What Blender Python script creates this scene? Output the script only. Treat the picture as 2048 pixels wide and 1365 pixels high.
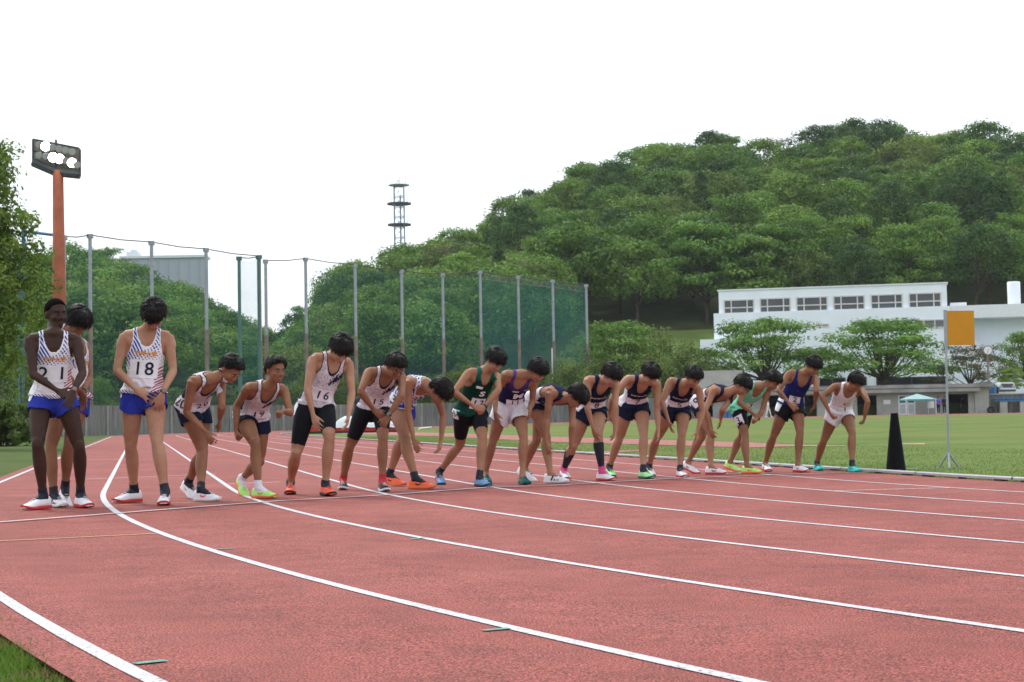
import bpy, bmesh, math, random
import numpy as np
from mathutils import Vector, Matrix, noise
from mathutils.bvhtree import BVHTree
random.seed(7); rng = np.random.default_rng(7)
for o in list(bpy.data.objects): bpy.data.objects.remove(o)
scene = bpy.context.scene
C = scene.collection
R = math.radians
# ------------------------------------------------------------------ camera
KS = 1.04                                   # metres per fitted unit
FPX, PIT, ROLL = 3254.75, .04767, .0178     # focal length in photo pixels, pitch up, roll
CAMZ = .69857*KS
TH, NP, S0, RIN, LW, BANK = .22612, 8.20926*KS, 16.27934*KS, 37.93611*KS, 1.22*KS, .0075
LST = 80.*KS                                # length of the straight
NC = NP+RIN
cam_d = bpy.data.cameras.new('camera'); cam = bpy.data.objects.new('camera', cam_d); C.objects.link(cam)
scene.camera = cam
cr, sr, cp, sp = math.cos(ROLL), math.sin(ROLL), math.cos(PIT), math.sin(PIT)
c_right = Vector((cr, sr*sp, -sr*cp)); c_up = Vector((sr, -cr*sp, cr*cp)); c_fwd = Vector((0, cp, sp))
CAM = Vector((0, 0, CAMZ))
cam.matrix_world = Matrix(((c_right.x, c_up.x, -c_fwd.x, 0), (c_right.y, c_up.y, -c_fwd.y, 0), (c_right.z, c_up.z, -c_fwd.z, CAMZ), (0, 0, 0, 1)))
cam_d.sensor_width = 36; cam_d.lens = 36*FPX/2048; cam_d.clip_start = .1; cam_d.clip_end = 6000
cam_d.dof.use_dof = True; cam_d.dof.focus_distance = 9.0; cam_d.dof.aperture_fstop = 12.
# ------------------------------------------------------------------ world, sun, exposure
world = bpy.data.worlds.new('World'); scene.world = world; world.use_nodes = True
wn = world.node_tree.nodes; wl = world.node_tree.links; wn.clear()
sky = wn.new('ShaderNodeTexSky'); sky.sky_type = 'NISHITA'; sky.sun_disc = False
SUN_EL, SUN_AZ = R(56), R(328)              # azimuth clockwise from +Y
sky.sun_elevation = SUN_EL; sky.sun_rotation = SUN_AZ; sky.dust_density = 3.0; sky.air_density = 1.0
mixw = wn.new('ShaderNodeMix'); mixw.data_type = 'RGBA'; mixw.inputs[0].default_value = .80
mixw.inputs[7].default_value = (11.5, 12.1, 12.9, 1)     # the cloud layer: an even bright white
bg = wn.new('ShaderNodeBackground'); bg.inputs[1].default_value = .088
wo = wn.new('ShaderNodeOutputWorld')
wl.new(sky.outputs[0], mixw.inputs[6]); wl.new(mixw.outputs[2], bg.inputs[0]); wl.new(bg.outputs[0], wo.inputs[0])
sun_d = bpy.data.lights.new('sun', 'SUN'); sun = bpy.data.objects.new('sun', sun_d); C.objects.link(sun)
sun_d.energy = 1.25; sun_d.angle = R(10); sun_d.color = (1, .96, .9)
sdir = Vector((math.sin(SUN_AZ)*math.cos(SUN_EL), math.cos(SUN_AZ)*math.cos(SUN_EL), math.sin(SUN_EL)))
sun.rotation_euler = sdir.to_track_quat('Z', 'Y').to_euler(); sun.location = (0, 0, 60)
vs = scene.view_settings; vs.view_transform = 'Standard'; vs.look = 'None'; vs.exposure = .62; vs.gamma = 1; vs.use_curve_mapping = False
scene.cycles.use_denoising = True
scene.cycles.max_bounces = 6; scene.cycles.transparent_max_bounces = 24; scene.cycles.diffuse_bounces = 3; scene.cycles.glossy_bounces = 2
# ------------------------------------------------------------------ geometry helpers
def ray(px, py):
    u = px-1024; v = 682.5-py
    return (c_right*u+c_up*v+c_fwd*FPX)/FPX
def at(px, py, Y):                          # point at forward distance Y
    d = ray(px, py); return CAM+d*(Y/d.y)
def proj(p):
    d = Vector(p)-CAM; w = d.dot(c_fwd)
    return 1024+FPX*d.dot(c_right)/w, 682.5-FPX*d.dot(c_up)/w
ct, st = math.cos(TH), math.sin(TH)
def na(X, Y): return ct*X+st*Y, -st*X+ct*Y
def xy(n, a): return ct*n-st*a, st*n+ct*a
def offs(X, Y):                             # distance outside the inner kerb line
    n, a = na(X, Y); ac = min(max(a, S0), S0+LST)
    return math.hypot(n-NC, a-ac)-RIN
def sstep(t): t = min(max(t, 0), 1); return t*t*(3-2*t)
def zg(X, Y):
    n, a = na(X, Y)
    return BANK*min(max(offs(X, Y), 0), 10.6)+.36*sstep((n-NP-1)/52)
def gpt(px, py, dz=0.):                     # pixel on the ground
    d = ray(px, py); z = .05
    for i in range(25):
        t = (CAMZ-z)/max(-d.z, 1e-5); z = .5*z+.5*zg(d.x*t, d.y*t)
    return Vector((d.x*t, d.y*t, z+dz))
class MB:
    def __init__(s): s.v = []; s.f = []
    def add(s, vs, fs):
        b = len(s.v); s.v += [tuple(v) for v in vs]; s.f += [tuple(b+i for i in f) for f in fs]; return s
    def box(s, c, h, M=None):
        c = Vector(c); vs = []
        for z in (-1, 1):
            for y in (-1, 1):
                for x in (-1, 1):
                    o = Vector((x*h[0], y*h[1], z*h[2])); vs.append(c+(M @ o if M else o))
        return s.add(vs, [(0, 2, 3, 1), (4, 5, 7, 6), (0, 1, 5, 4), (2, 6, 7, 3), (0, 4, 6, 2), (1, 3, 7, 5)])
    def box8(s, lo, hi): return s.box([(a+b)/2 for a, b in zip(lo, hi)], [(b-a)/2 for a, b in zip(lo, hi)])
    def tube(s, P, rad, n=8, ref=None, flat=1.):
        P = [Vector(p) for p in P]; m = len(P)
        if not hasattr(rad, '__len__'): rad = [rad]*m
        rings = []
        for i in range(m):
            t = (P[min(i+1, m-1)]-P[max(i-1, 0)]).normalized()
            rf = ref or (Vector((1, 0, 0)) if abs(t.x) < .8 else Vector((0, 1, 0)))
            x = (rf-t*rf.dot(t)).normalized(); y = t.cross(x)
            rings.append([P[i]+x*(rad[i]*math.cos(2*math.pi*k/n))+y*(rad[i]*flat*math.sin(2*math.pi*k/n)) for k in range(n)])
        vs = [v for r_ in rings for v in r_]; fs = []
        for i in range(m-1):
            for k in range(n): fs.append((i*n+k, i*n+(k+1) % n, (i+1)*n+(k+1) % n, (i+1)*n+k))
        fs.append(tuple(range(n-1, -1, -1))); fs.append(tuple(range((m-1)*n, m*n)))
        return s.add(vs, fs)
    def grid(s, rows):
        m = len(rows[0]); vs = [p for r_ in rows for p in r_]
        return s.add(vs, [(i*m+j, i*m+j+1, (i+1)*m+j+1, (i+1)*m+j) for i in range(len(rows)-1) for j in range(m-1)])
    def prism(s, pts, d):                    # polygon extruded by vector d
        n = len(pts); P = [Vector(p) for p in pts]; d = Vector(d)
        return s.add(P+[p+d for p in P], [tuple(range(n-1, -1, -1)), tuple(range(n, 2*n))]+[(i, (i+1) % n, n+(i+1) % n, n+i) for i in range(n)])
    def lathe(s, prof, c, n=16, axis='z'):
        c = Vector(c); vs = []; m = len(prof)
        for r_, z in prof:
            for k in range(n):
                a = 2*math.pi*k/n; vs.append(c+Vector((r_*math.cos(a), r_*math.sin(a), z)))
        fs = [(i*n+k, i*n+(k+1) % n, (i+1)*n+(k+1) % n, (i+1)*n+k) for i in range(m-1) for k in range(n)]
        fs += [tuple(range(n-1, -1, -1)), tuple(range((m-1)*n, m*n))]
        return s.add(vs, fs)
def mesh_obj(name, v, f, mat=None, parent=None, smooth=False):
    me = bpy.data.meshes.new(name)
    me.from_pydata(v if isinstance(v, list) else v.tolist(), [], f if isinstance(f, list) else f.tolist()); me.update()
    if smooth: me.polygons.foreach_set('use_smooth', [True]*len(me.polygons))
    if mat: me.materials.append(mat)
    o = bpy.data.objects.new(name, me); C.objects.link(o)
    if parent: o.parent = parent
    return o
def build(name, mb, mat, parent=None, smooth=False, loc=None):
    v = mb.v
    if parent is not None:                   # geometry is given in world space
        L = parent.location; v = [(a-L.x, b-L.y, c-L.z) for a, b, c in v]
    elif loc is not None:
        v = [(a-loc[0], b-loc[1], c-loc[2]) for a, b, c in v]
    o = mesh_obj(name, v, mb.f, mat, parent, smooth)
    if loc is not None and parent is None: o.location = loc
    return o
def empty(name, loc, label=None, cat=None, group=None):
    o = bpy.data.objects.new(name, None); C.objects.link(o); o.location = loc; o.empty_display_size = .2
    if label: tag(o, label, cat, group)
    return o
def tag(o, label, cat, group=None):
    o['label'] = label; o['category'] = cat
    if group: o['group'] = group
    return o
def struct(o, kind='structure'): o['kind'] = kind; return o
def copy_tree(o, parent=None):
    c = o.copy(); C.objects.link(c); c.parent = parent
    for ch in list(o.children): copy_tree(ch, c)
    return c
# ------------------------------------------------------------------ materials
def new_mat(name):
    m = bpy.data.materials.new(name); m.use_nodes = True
    nt = m.node_tree; b = nt.nodes['Principled BSDF']; return m, nt, b
def N(nt, typ, **kw):
    n = nt.nodes.new(typ)
    for k, v in kw.items():
        if k.startswith('i_'): n.inputs[int(k[2:]) if k[2:].isdigit() else k[2:]].default_value = v
        else: setattr(n, k, v)
    return n
def ramp(nt, fac, stops):
    r_ = nt.nodes.new('ShaderNodeValToRGB'); e = r_.color_ramp.elements
    while len(e) < len(stops): e.new(.5)
    for el, (p, c) in zip(e, stops): el.position = p; el.color = tuple(c)+(1,)
    nt.links.new(fac, r_.inputs[0]); return r_.outputs[0]
def mixc(nt, fac, a, b, typ='MIX'):
    m = nt.nodes.new('ShaderNodeMix'); m.data_type = 'RGBA'; m.blend_type = typ
    for sock, val in ((m.inputs[0], fac), (m.inputs[6], a), (m.inputs[7], b)):
        if hasattr(val, 'is_linked'): nt.links.new(val, sock)
        else: sock.default_value = val if not isinstance(val, tuple) else tuple(val)+(1,)*(4-len(val))
    return m.outputs[2]
def math_(nt, op, a, b=None, c=None):
    m = nt.nodes.new('ShaderNodeMath'); m.operation = op
    for i, v in enumerate((a, b, c)):
        if v is None: continue
        if hasattr(v, 'is_linked'): nt.links.new(v, m.inputs[i])
        else: m.inputs[i].default_value = v
    return m.outputs[0]
def pmat(name, col, rough=.6, var=.12, scale=8., spec=.3, metal=0., bump=0., bscale=60., sheen=0.):
    m, nt, b = new_mat(name)
    tc = N(nt, 'ShaderNodeTexCoord'); nz = N(nt, 'ShaderNodeTexNoise', i_Scale=scale, i_Detail=5., i_Roughness=.6)
    nt.links.new(tc.outputs['Object'], nz.inputs['Vector'])
    lo = tuple(max(0, c*(1-var)) for c in col); hi = tuple(min(1, c*(1+var)) for c in col)
    c = ramp(nt, nz.outputs[0], [(.3, lo), (.7, hi)]); nt.links.new(c, b.inputs['Base Color'])
    b.inputs['Roughness'].default_value = rough; b.inputs['Specular IOR Level'].default_value = spec; b.inputs['Metallic'].default_value = metal
    if sheen: b.inputs['Sheen Weight'].default_value = sheen
    if bump:
        n2 = N(nt, 'ShaderNodeTexNoise', i_Scale=bscale, i_Detail=3.); nt.links.new(tc.outputs['Object'], n2.inputs['Vector'])
        bp = N(nt, 'ShaderNodeBump', i_Strength=bump, i_Distance=.01); nt.links.new(n2.outputs[0], bp.inputs['Height']); nt.links.new(bp.outputs[0], b.inputs['Normal'])
    return m
M = {}
# ------------------------------------------------------------------ ground, track, infield
def track_mat():
    m, nt, b = new_mat('track_rubber'); tc = N(nt, 'ShaderNodeTexCoord'); O = tc.outputs['Object']
    g = N(nt, 'ShaderNodeTexNoise', i_Scale=150., i_Detail=1.5, i_Roughness=.7); nt.links.new(O, g.inputs['Vector'])
    v = N(nt, 'ShaderNodeTexVoronoi', i_Scale=95.); nt.links.new(O, v.inputs['Vector'])
    w = N(nt, 'ShaderNodeTexNoise', i_Scale=.55, i_Detail=6., i_Roughness=.62); nt.links.new(O, w.inputs['Vector'])
    w2 = N(nt, 'ShaderNodeTexNoise', i_Scale=4.2, i_Detail=4., i_Roughness=.6); nt.links.new(O, w2.inputs['Vector'])
    base = ramp(nt, w.outputs[0], [(.30, (.250, .064, .051)), (.50, (.308, .082, .065)), (.72, (.368, .112, .092))])
    grain = ramp(nt, g.outputs[0], [(.35, (.12, .10, .11)), (.43, (.58, .56, .56)), (.52, (1.02, 1.0, 1.0)), (.60, (1.22, 1.24, 1.24)), (.66, (1.75, 2.0, 2.0))])
    c1 = mixc(nt, 1., base, grain, 'MULTIPLY')
    holes = ramp(nt, v.outputs[0], [(.14, (.22, .19, .2)), (.30, (1, 1, 1))])
    c2 = mixc(nt, .8, c1, holes, 'MULTIPLY')
    st_ = ramp(nt, w2.outputs[0], [(.25, (.74, .76, .78)), (.6, (1.04, 1.02, 1.02))]); c3 = mixc(nt, 1., c2, st_, 'MULTIPLY')
    nt.links.new(c3, b.inputs['Base Color']); b.inputs['Roughness'].default_value = .82; b.inputs['Specular IOR Level'].default_value = .25
    bp = N(nt, 'ShaderNodeBump', i_Strength=.8, i_Distance=.004); nt.links.new(g.outputs[0], bp.inputs['Height']); nt.links.new(bp.outputs[0], b.inputs['Normal'])
    return m
def grass_mat(name, a, b_, c, yel=(.22, .19, .06)):
    m, nt, b = new_mat(name); tc = N(nt, 'ShaderNodeTexCoord'); O = tc.outputs['Object']
    n1 = N(nt, 'ShaderNodeTexNoise', i_Scale=.35, i_Detail=6., i_Roughness=.65); n2 = N(nt, 'ShaderNodeTexNoise', i_Scale=28., i_Detail=4., i_Roughness=.7)
    n3 = N(nt, 'ShaderNodeTexNoise', i_Scale=.09, i_Detail=3.)
    for n in (n1, n2, n3): nt.links.new(O, n.inputs['Vector'])
    c1 = ramp(nt, n1.outputs[0], [(.3, a), (.5, b_), (.7, c)])
    c2 = mixc(nt, .75, c1, ramp(nt, n2.outputs[0], [(.3, (.5, .5, .5)), (.7, (1.35, 1.35, 1.3))]), 'MULTIPLY')
    c3 = mixc(nt, math_(nt, 'MULTIPLY', ramp(nt, n3.outputs[0], [(.45, (0, 0, 0)), (.7, (1, 1, 1))]), .5), c2, yel)
    nt.links.new(c3, b.inputs['Base Color']); b.inputs['Roughness'].default_value = .9; b.inputs['Specular IOR Level'].default_value = .1
    bp = N(nt, 'ShaderNodeBump', i_Strength=.7, i_Distance=.03); nt.links.new(n2.outputs[0], bp.inputs['Height']); nt.links.new(bp.outputs[0], b.inputs['Normal'])
    return m
M['track'] = track_mat()
M['infield'] = grass_mat('infield_grass', (.090, .142, .032), (.124, .180, .043), (.160, .206, .058))
M['verge'] = grass_mat('verge_grass', (.045, .085, .018), (.070, .110, .025), (.095, .130, .035), (.13, .12, .05))
def line_mat(name, col, wear=.5):
    m, nt, b = new_mat(name); tc = N(nt, 'ShaderNodeTexCoord'); O = tc.outputs['Object']
    n = N(nt, 'ShaderNodeTexNoise', i_Scale=78., i_Detail=1.5, i_Roughness=.7); n2 = N(nt, 'ShaderNodeTexNoise', i_Scale=3., i_Detail=3.)
    nt.links.new(O, n.inputs['Vector']); nt.links.new(O, n2.inputs['Vector'])
    k = math_(nt, 'ADD', n.outputs[0], math_(nt, 'MULTIPLY', n2.outputs[0], .18))
    c = ramp(nt, k, [(.40, (col[0]*.42, col[1]*.32, col[2]*.32)), (.52, tuple(x*.80 for x in col)), (.66, col)])
    nt.links.new(c, b.inputs['Base Color']); b.inputs['Roughness'].default_value = .75; b.inputs['Specular IOR Level'].default_value = .2
    bp = N(nt, 'ShaderNodeBump', i_Strength=.6, i_Distance=.004); nt.links.new(n.outputs[0], bp.inputs['Height']); nt.links.new(bp.outputs[0], b.inputs['Normal'])
    return m
M['line'] = line_mat('lane_paint', (.60, .60, .63)); M['line_yellow'] = line_mat('yellow_paint', (.62, .42, .22)); M['line_green'] = line_mat('green_paint', (.16, .36, .29)); M['line_thin'] = line_mat('thin_paint', (.72, .66, .64))
# oval sampling: parameter along the oval -> (n,a) direction
def oval(sv):
    # sv in metres along the inner line; starts at the near tangent point, runs up the near straight, round the far bend and back
    P1, P2, P3 = LST, LST+math.pi*RIN, 2*LST+math.pi*RIN
    T = 2*LST+2*math.pi*RIN; sv = sv % T
    if sv < P1: return (NC, S0+sv), (-1, 0)
    if sv < P2: a = (sv-P1)/RIN; return (NC, S0+LST), (-math.cos(a), math.sin(a))
    if sv < P3: return (NC, S0+LST-(sv-P2)), (1, 0)
    a = (sv-P3)/RIN; return (NC, S0), (math.cos(a), -math.sin(a))
OT = 2*LST+2*math.pi*RIN
def opt(sv, off, dz=0.):
    c, d = oval(sv); n = c[0]+d[0]*(RIN+off); a = c[1]+d[1]*(RIN+off); x, y = xy(n, a)
    return (x, y, zg(x, y)+dz)
def strip(s0, s1, o0, o1, dz, step=.8, no=1):
    k = max(2, int((s1-s0)/step)+1); mb = MB()
    mb.grid([[opt(s0+(s1-s0)*i/(k-1), o0+(o1-o0)*j/no, dz) for j in range(no+1)] for i in range(k)]); return mb
OUT = 8*LW+.17
# fine steps near the camera, coarse on the far side
def svals():
    a = list(np.arange(-40, 60, .5))+list(np.arange(60, OT-40, 2.)); return a+[OT-40]
SV = svals()
mb = MB(); mb.grid([[opt(s, -.03+(OUT+.03)*j/8) for j in range(9)] for s in SV]); struct(build('track', mb, M['track'], smooth=True))
mb = MB(); rows = []
for s in SV:
    c, d = oval(s); row = []
    for j in range(15):
        r_ = (RIN-.03)*(1-(j/14)**1.0); n = c[0]+d[0]*r_; a = c[1]+d[1]*r_; x, y = xy(n, a); row.append((x, y, zg(x, y)-.004))
    rows.append(row)
mb.grid(rows); struct(build('infield', mb, M['infield'], smooth=True))
# the ground: one sheet to the horizon
def axis_vals(lim):
    a = [0]; d = 1.5
    while a[-1] < lim: a.append(a[-1]+d); d *= 1.09
    return [-x for x in a[:0:-1]]+a
gx = axis_vals(2600); mb = MB()
mb.grid([[(x, y, zg(x, y)-.035-(.12 if -2 < offs(x, y) < 0 else 0)-(.06 if offs(x, y) < OUT else 0)) for x in gx] for y in gx])
struct(build('ground', mb, M['verge'], smooth=True))
# lane lines (painted strips 4 mm above the rubber)
for k in range(1, 9):
    o0 = k*LW-.026; struct(build('lane_line', strip(-34, OT*.5 if k < 8 else OT*.42, o0, o0+.052, .003, .6), M['line']))
def gline(pts, w, mat, name='marking', dz=.0045, sub=4):
    P = [gpt(*p, 0) for p in pts]; Q = []
    for i in range(len(P)-1):
        for k in range(sub): Q.append(P[i].lerp(P[i+1], k/sub))
    Q.append(P[-1]); mb = MB(); rows = []
    for i, p in enumerate(Q):
        t = (Q[min(i+1, len(Q)-1)]-Q[max(i-1, 0)]); t.z = 0; t.normalize(); s = Vector((-t.y, t.x, 0))*w/2
        a, b = p+s, p-s; rows.append([(a.x, a.y, zg(a.x, a.y)+dz), (b.x, b.y, zg(b.x, b.y)+dz)])
    mb.grid(rows); return struct(build(name, mb, mat))
gline([(-60, 1050), (0, 1046.5), (118, 1037.5), (235, 1028.5), (420, 1014), (560, 1003.5), (700, 996), (790, 990.5), (980, 976), (1100, 973), (1200, 967), (1345, 958.5), (1500, 953), (1640, 948), (1745, 946)], .05, M['line'], 'start_line', .009)
gline([(-40, 1085), (0, 1083.5), (120, 1078), (240, 1072), (312, 1068.5)], .03, M['line_yellow'], 'marking')
gline([(240, 1011), (400, 1006), (500, 1001)], .03, M['line_yellow'], 'marking')
gline([(1668, 983), (1768, 980), (1905, 976.5)], .04, M['line_thin'], 'marking')
gline([(170, 921), (240, 919.5)], .04, M['line_thin'], 'marking')
gline([(150, 960), (230, 957), (330, 953), (430, 949)], .04, M['line_thin'], 'marking')
gline([(455, 969), (500, 967), (560, 965)], .05, M['line_thin'], 'marking')
gline([(270, 1330), (332, 1323.5)], .036, M['line_green'], 'marking')
gline([(966, 1263.5), (1018, 1259)], .030, M['line_green'], 'marking')
gline([(430, 1100), (470, 1098)], .03, M['line_green'], 'marking')
gline([(822, 1080), (850, 1077)], .03, M['line_green'], 'marking')
# runway strips on the infield
M['runway'] = pmat('runway_rubber', (.33, .125, .11), .85, .12, 1.2); M['sand'] = pmat('sandy_soil', (.34, .25, .14), .95, .2, 3.)
def gpoly(name, pts, mat, dz=.006, n=14):
    k = len(pts)//2; top = pts[:k]; bot = pts[k:][::-1]; mb = MB(); rows = [[], []]
    def samp(L):
        out = []
        for i in range(len(L)-1):
            for j in range(n): f = j/n; out.append((L[i][0]*(1-f)+L[i+1][0]*f, L[i][1]*(1-f)+L[i+1][1]*f))
        return out+[L[-1]]
    T, B = samp(top), samp(bot)
    for a, b in zip(T, B): pass
    rws = []
    for f in (0, .34, .67, 1): rws.append([tuple(gpt(a[0]*(1-f)+b[0]*f, a[1]*(1-f)+b[1]*f, dz)) for a, b in zip(T, B)])
    mb.grid(rws); return struct(build(name, mb, mat))
gpoly('runway', [(600, 862.5), (860, 866), (1104, 874), (1500, 885.5), (1580, 890), (1580, 893.5), (1500, 896), (1104, 884.5), (860, 872.5), (600, 866)], M['runway'])
gpoly('runway', [(1176, 904), (1290, 900.5), (1290, 902), (1200, 909)], M['runway'])
gpoly('sand_patch', [(1800, 887.5), (1850, 887), (1850, 890), (1790, 889.5)], M['sand']); gpoly('sand_patch', [(1560, 889.8), (1690, 892), (1690, 893), (1560, 893)], M['sand'])
# kerb rail on the inner edge: separate aluminium lengths on small black feet
M['rail'] = pmat('painted_rail', (.40, .42, .45), .45, .10, 3., .4); M['black_plastic'] = pmat('black_plastic', (.016, .017, .018), .55, .3, 6.)
kerb = empty('track_kerb', opt(-10, 0), 'low white kerb rail on black feet between red track and grass', 'kerb')
Lr = 2.0; s = -40.
while s < 100:
    mb = MB(); n = 5; rows = []
    for i in range(n):
        t = s+.012+(Lr-.024)*i/(n-1)
        rows.append([opt(t, a, z) for a, z in ((-.05, .018), (.0, .018), (.003, .040), (-.007, .050), (-.045, .050), (-.053, .040), (-.05, .018))])
    mb.grid(rows); build('rail', mb, M['rail'], kerb)
    mb = MB()
    for q in ((.25, .075), (1.0, .03), (1.75, .085)):
        p = Vector(opt(s+q[0], -.028)); p2 = Vector(opt(s+q[0]+.1, -.028)); t = (p2-p).normalized(); Mx = Matrix((t, Vector((-t.y, t.x, 0)), Vector((0, 0, 1)))).transposed()
        mb.box(p+Vector((0, 0, .010)), (q[1], .036, .0095), Mx)
    build('foot', mb, M['black_plastic'], kerb); s += Lr
# ================================================================== people
def nv(v): return v/ max(1e-9, float(np.linalg.norm(v)))
def A_(v): return np.array(v, float)
def solve_len(P0, px, L, sign):
    d = A_(ray(*px)); d = nv(d); o = A_(CAM)-P0
    b = o@d; c = o@o-L*L; D = b*b-c
    if D <= 0:
        p = A_(CAM)-b*d; return P0+nv(p-P0)*min(np.linalg.norm(p-P0), L*1.12)
    return A_(CAM)+(-b+sign*math.sqrt(D))*d
def ik(Aj, Bj, L1, L2, px, pref=None, w=25.):
    D = np.linalg.norm(Bj-Aj); k = D/(.992*(L1+L2))
    if k > 1: L1 *= k; L2 *= k
    u = (Bj-Aj)/D; a = (L1*L1-L2*L2+D*D)/(2*D); r_ = math.sqrt(max(L1*L1-a*a, 1e-8)); c = Aj+u*a
    e = nv(np.cross(u, [0.31, .2, .93] if abs(u[2]) < .9 else [1., .1, 0])); f = np.cross(u, e); best = None
    for i in range(90):
        t = i/90*2*math.pi; d = e*math.cos(t)+f*math.sin(t); p = c+d*r_; q = proj(p)
        cost = math.hypot(q[0]-px[0], q[1]-px[1])
        if pref is not None: cost += w*max(0, -float(d@pref))
        if best is None or cost < best[0]: best = (cost, p)
    return best[1]
class Body:                                  # collects closed lofts
    def __init__(s): s.v = []; s.f = []; s.n = 0; s.segs = []
    def raw(s, V, F): s.v.append(V); s.f += [tuple(i+s.n for i in f) for f in F]; s.n += len(V)
    def loft(s, P, A, B, ref, n=14, grp=None):
        P = [A_(p) for p in P]; m = len(P); V = []
        for i in range(m):
            t = nv(P[min(i+1, m-1)]-P[max(i-1, 0)]); rf = A_(ref[i]) if isinstance(ref, list) else A_(ref)
            x = nv(rf-t*(rf@t)); y = np.cross(t, x)
            for k in range(n):
                q = 2*math.pi*k/n; V.append(P[i]+x*(A[i]*math.cos(q))+y*(B[i]*math.sin(q)))
        V.append(P[0]-nv(P[1]-P[0])*min(A[0], B[0])*.5); V.append(P[-1]+nv(P[-1]-P[-2])*min(A[-1], B[-1])*.6)
        F = [(i*n+k, i*n+(k+1) % n, (i+1)*n+(k+1) % n, (i+1)*n+k) for i in range(m-1) for k in range(n)]
        c0, c1 = m*n, m*n+1
        F += [(k, c0, (k+1) % n) for k in range(n)]+[((m-1)*n+k, (m-1)*n+(k+1) % n, c1) for k in range(n)]
        s.raw(np.array(V), F)
        if grp is not None:
            for i in range(m-1): s.segs.append((grp, P[i], P[i+1], (A[i]+B[i])/2, (A[i+1]+B[i+1])/2))
    def ell(s, c, r_, fr, grp=None, nu=12, nvv=8):
        c = A_(c); V = []; F = []
        for i in range(1, nvv):
            th = math.pi*i/nvv
            for k in range(nu):
                ph = 2*math.pi*k/nu; V.append(c+fr[0]*r_[0]*math.sin(th)*math.cos(ph)+fr[1]*r_[1]*math.sin(th)*math.sin(ph)+fr[2]*r_[2]*math.cos(th))
        V.append(c+fr[2]*r_[2]); V.append(c-fr[2]*r_[2]); t, b = len(V)-2, len(V)-1
        F += [(i*nu+k, (i+1)*nu+k, (i+1)*nu+(k+1) % nu, i*nu+(k+1) % nu) for i in range(nvv-2) for k in range(nu)]
        F += [(t, k, (k+1) % nu) for k in range(nu)]+[(b, (nvv-2)*nu+(k+1) % nu, (nvv-2)*nu+k) for k in range(nu)]
        s.raw(np.array(V), F)
        if grp is not None: s.segs.append((grp, c-fr[2]*r_[2]*.3, c+fr[2]*r_[2]*.3, min(r_), min(r_)))
TORSO = [(-.115, .075, .07, 0), (-.065, .140, .100, -.004), (0, .156, .106, -.006), (.08, .142, .096, 0), (.17, .128, .086, .004), (.27, .138, .096, .006), (.36, .156, .106, .004), (.42, .160, .098, 0), (.46, .140, .080, -.004), (.50, .085, .062, -.004), (.535, .056, .056, 0)]
def lerp_tab(s):
    xs = [t[0] for t in TORSO]; return [float(np.interp(s, xs, [t[k] for t in TORSO])) for k in (1, 2, 3)]
def remesh(B, vox):
    o = mesh_obj('tmp', np.concatenate(B.v), B.f); m = o.modifiers.new('r', 'REMESH'); m.mode = 'VOXEL'; m.voxel_size = vox
    dg = bpy.context.evaluated_depsgraph_get(); dg.update(); me = bpy.data.meshes.new_from_object(o.evaluated_get(dg))
    me0 = o.data; bpy.data.objects.remove(o); bpy.data.meshes.remove(me0)
    V = np.empty(len(me.vertices)*3); me.vertices.foreach_get('co', V); V = V.reshape(-1, 3)
    nf = len(me.polygons); F = np.empty(nf*4, int); me.polygons.foreach_get('vertices', F) if len(me.loops) == nf*4 else None
    F = F.reshape(-1, 4); bpy.data.meshes.remove(me)
    E = np.concatenate([F[:, [0, 1]], F[:, [1, 2]], F[:, [2, 3]], F[:, [3, 0]]])
    for it in range(4):                      # light smoothing
        S = np.zeros_like(V); cnt = np.zeros(len(V)); np.add.at(S, E[:, 0], V[E[:, 1]]); np.add.at(S, E[:, 1], V[E[:, 0]]); np.add.at(cnt, E[:, 0], 1); np.add.at(cnt, E[:, 1], 1)
        V = V*.55+.45*S/np.maximum(cnt, 1)[:, None]
    return V, F
def vnormals(V, F):
    a, b, c, d = (V[F[:, i]] for i in range(4)); fn = np.cross(c-a, d-b); n = np.zeros_like(V)
    for i in range(4): np.add.at(n, F[:, i], fn)
    return n/np.maximum(np.linalg.norm(n, axis=1), 1e-12)[:, None]
def seg_param(V, p0, p1):
    d = p1-p0; t = np.clip(((V-p0)@d)/max(d@d, 1e-9), 0, 1); return t, np.linalg.norm(V-(p0+t[:, None]*d), axis=1)
def shell(V, F, Nn, mask, off, it=2):
    fm = mask[F].all(axis=1); f = F[fm]; idx = np.unique(f); mp = -np.ones(len(V), int); mp[idx] = np.arange(len(idx)); f = mp[f]
    W = V[idx]+Nn[idx]*off[idx][:, None]
    E = np.concatenate([f[:, [0, 1]], f[:, [1, 2]], f[:, [2, 3]], f[:, [3, 0]]])
    for k in range(it):
        S = np.zeros_like(W); cnt = np.zeros(len(W)); np.add.at(S, E[:, 0], W[E[:, 1]]); np.add.at(S, E[:, 1], W[E[:, 0]]); np.add.at(cnt, E[:, 0], 1); np.add.at(cnt, E[:, 1], 1)
        W = W*.6+.4*S/np.maximum(cnt, 1)[:, None]
    # turned-in hem along every open edge so the cloth has an edge
    es = {}
    for a, b in E: 
        k = (min(a, b), max(a, b)); es[k] = es.get(k, 0)+1
    # each interior edge is listed twice (once per face)
    bd = [(a, b) for a, b in E if es[(min(a, b), max(a, b))] == 1]
    ring = sorted({i for e in bd for i in e}); mp2 = {i: len(W)+j for j, i in enumerate(ring)}
    Wi = W[ring]-Nn[idx][ring]*(np.minimum(off[idx][ring], .012)*.75)[:, None]
    f2 = [(b, a, mp2[a], mp2[b]) for a, b in bd]
    return np.concatenate([W, Wi]), np.concatenate([f, np.array(f2, int).reshape(-1, 4)]), np.concatenate([idx, idx[ring]])
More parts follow.
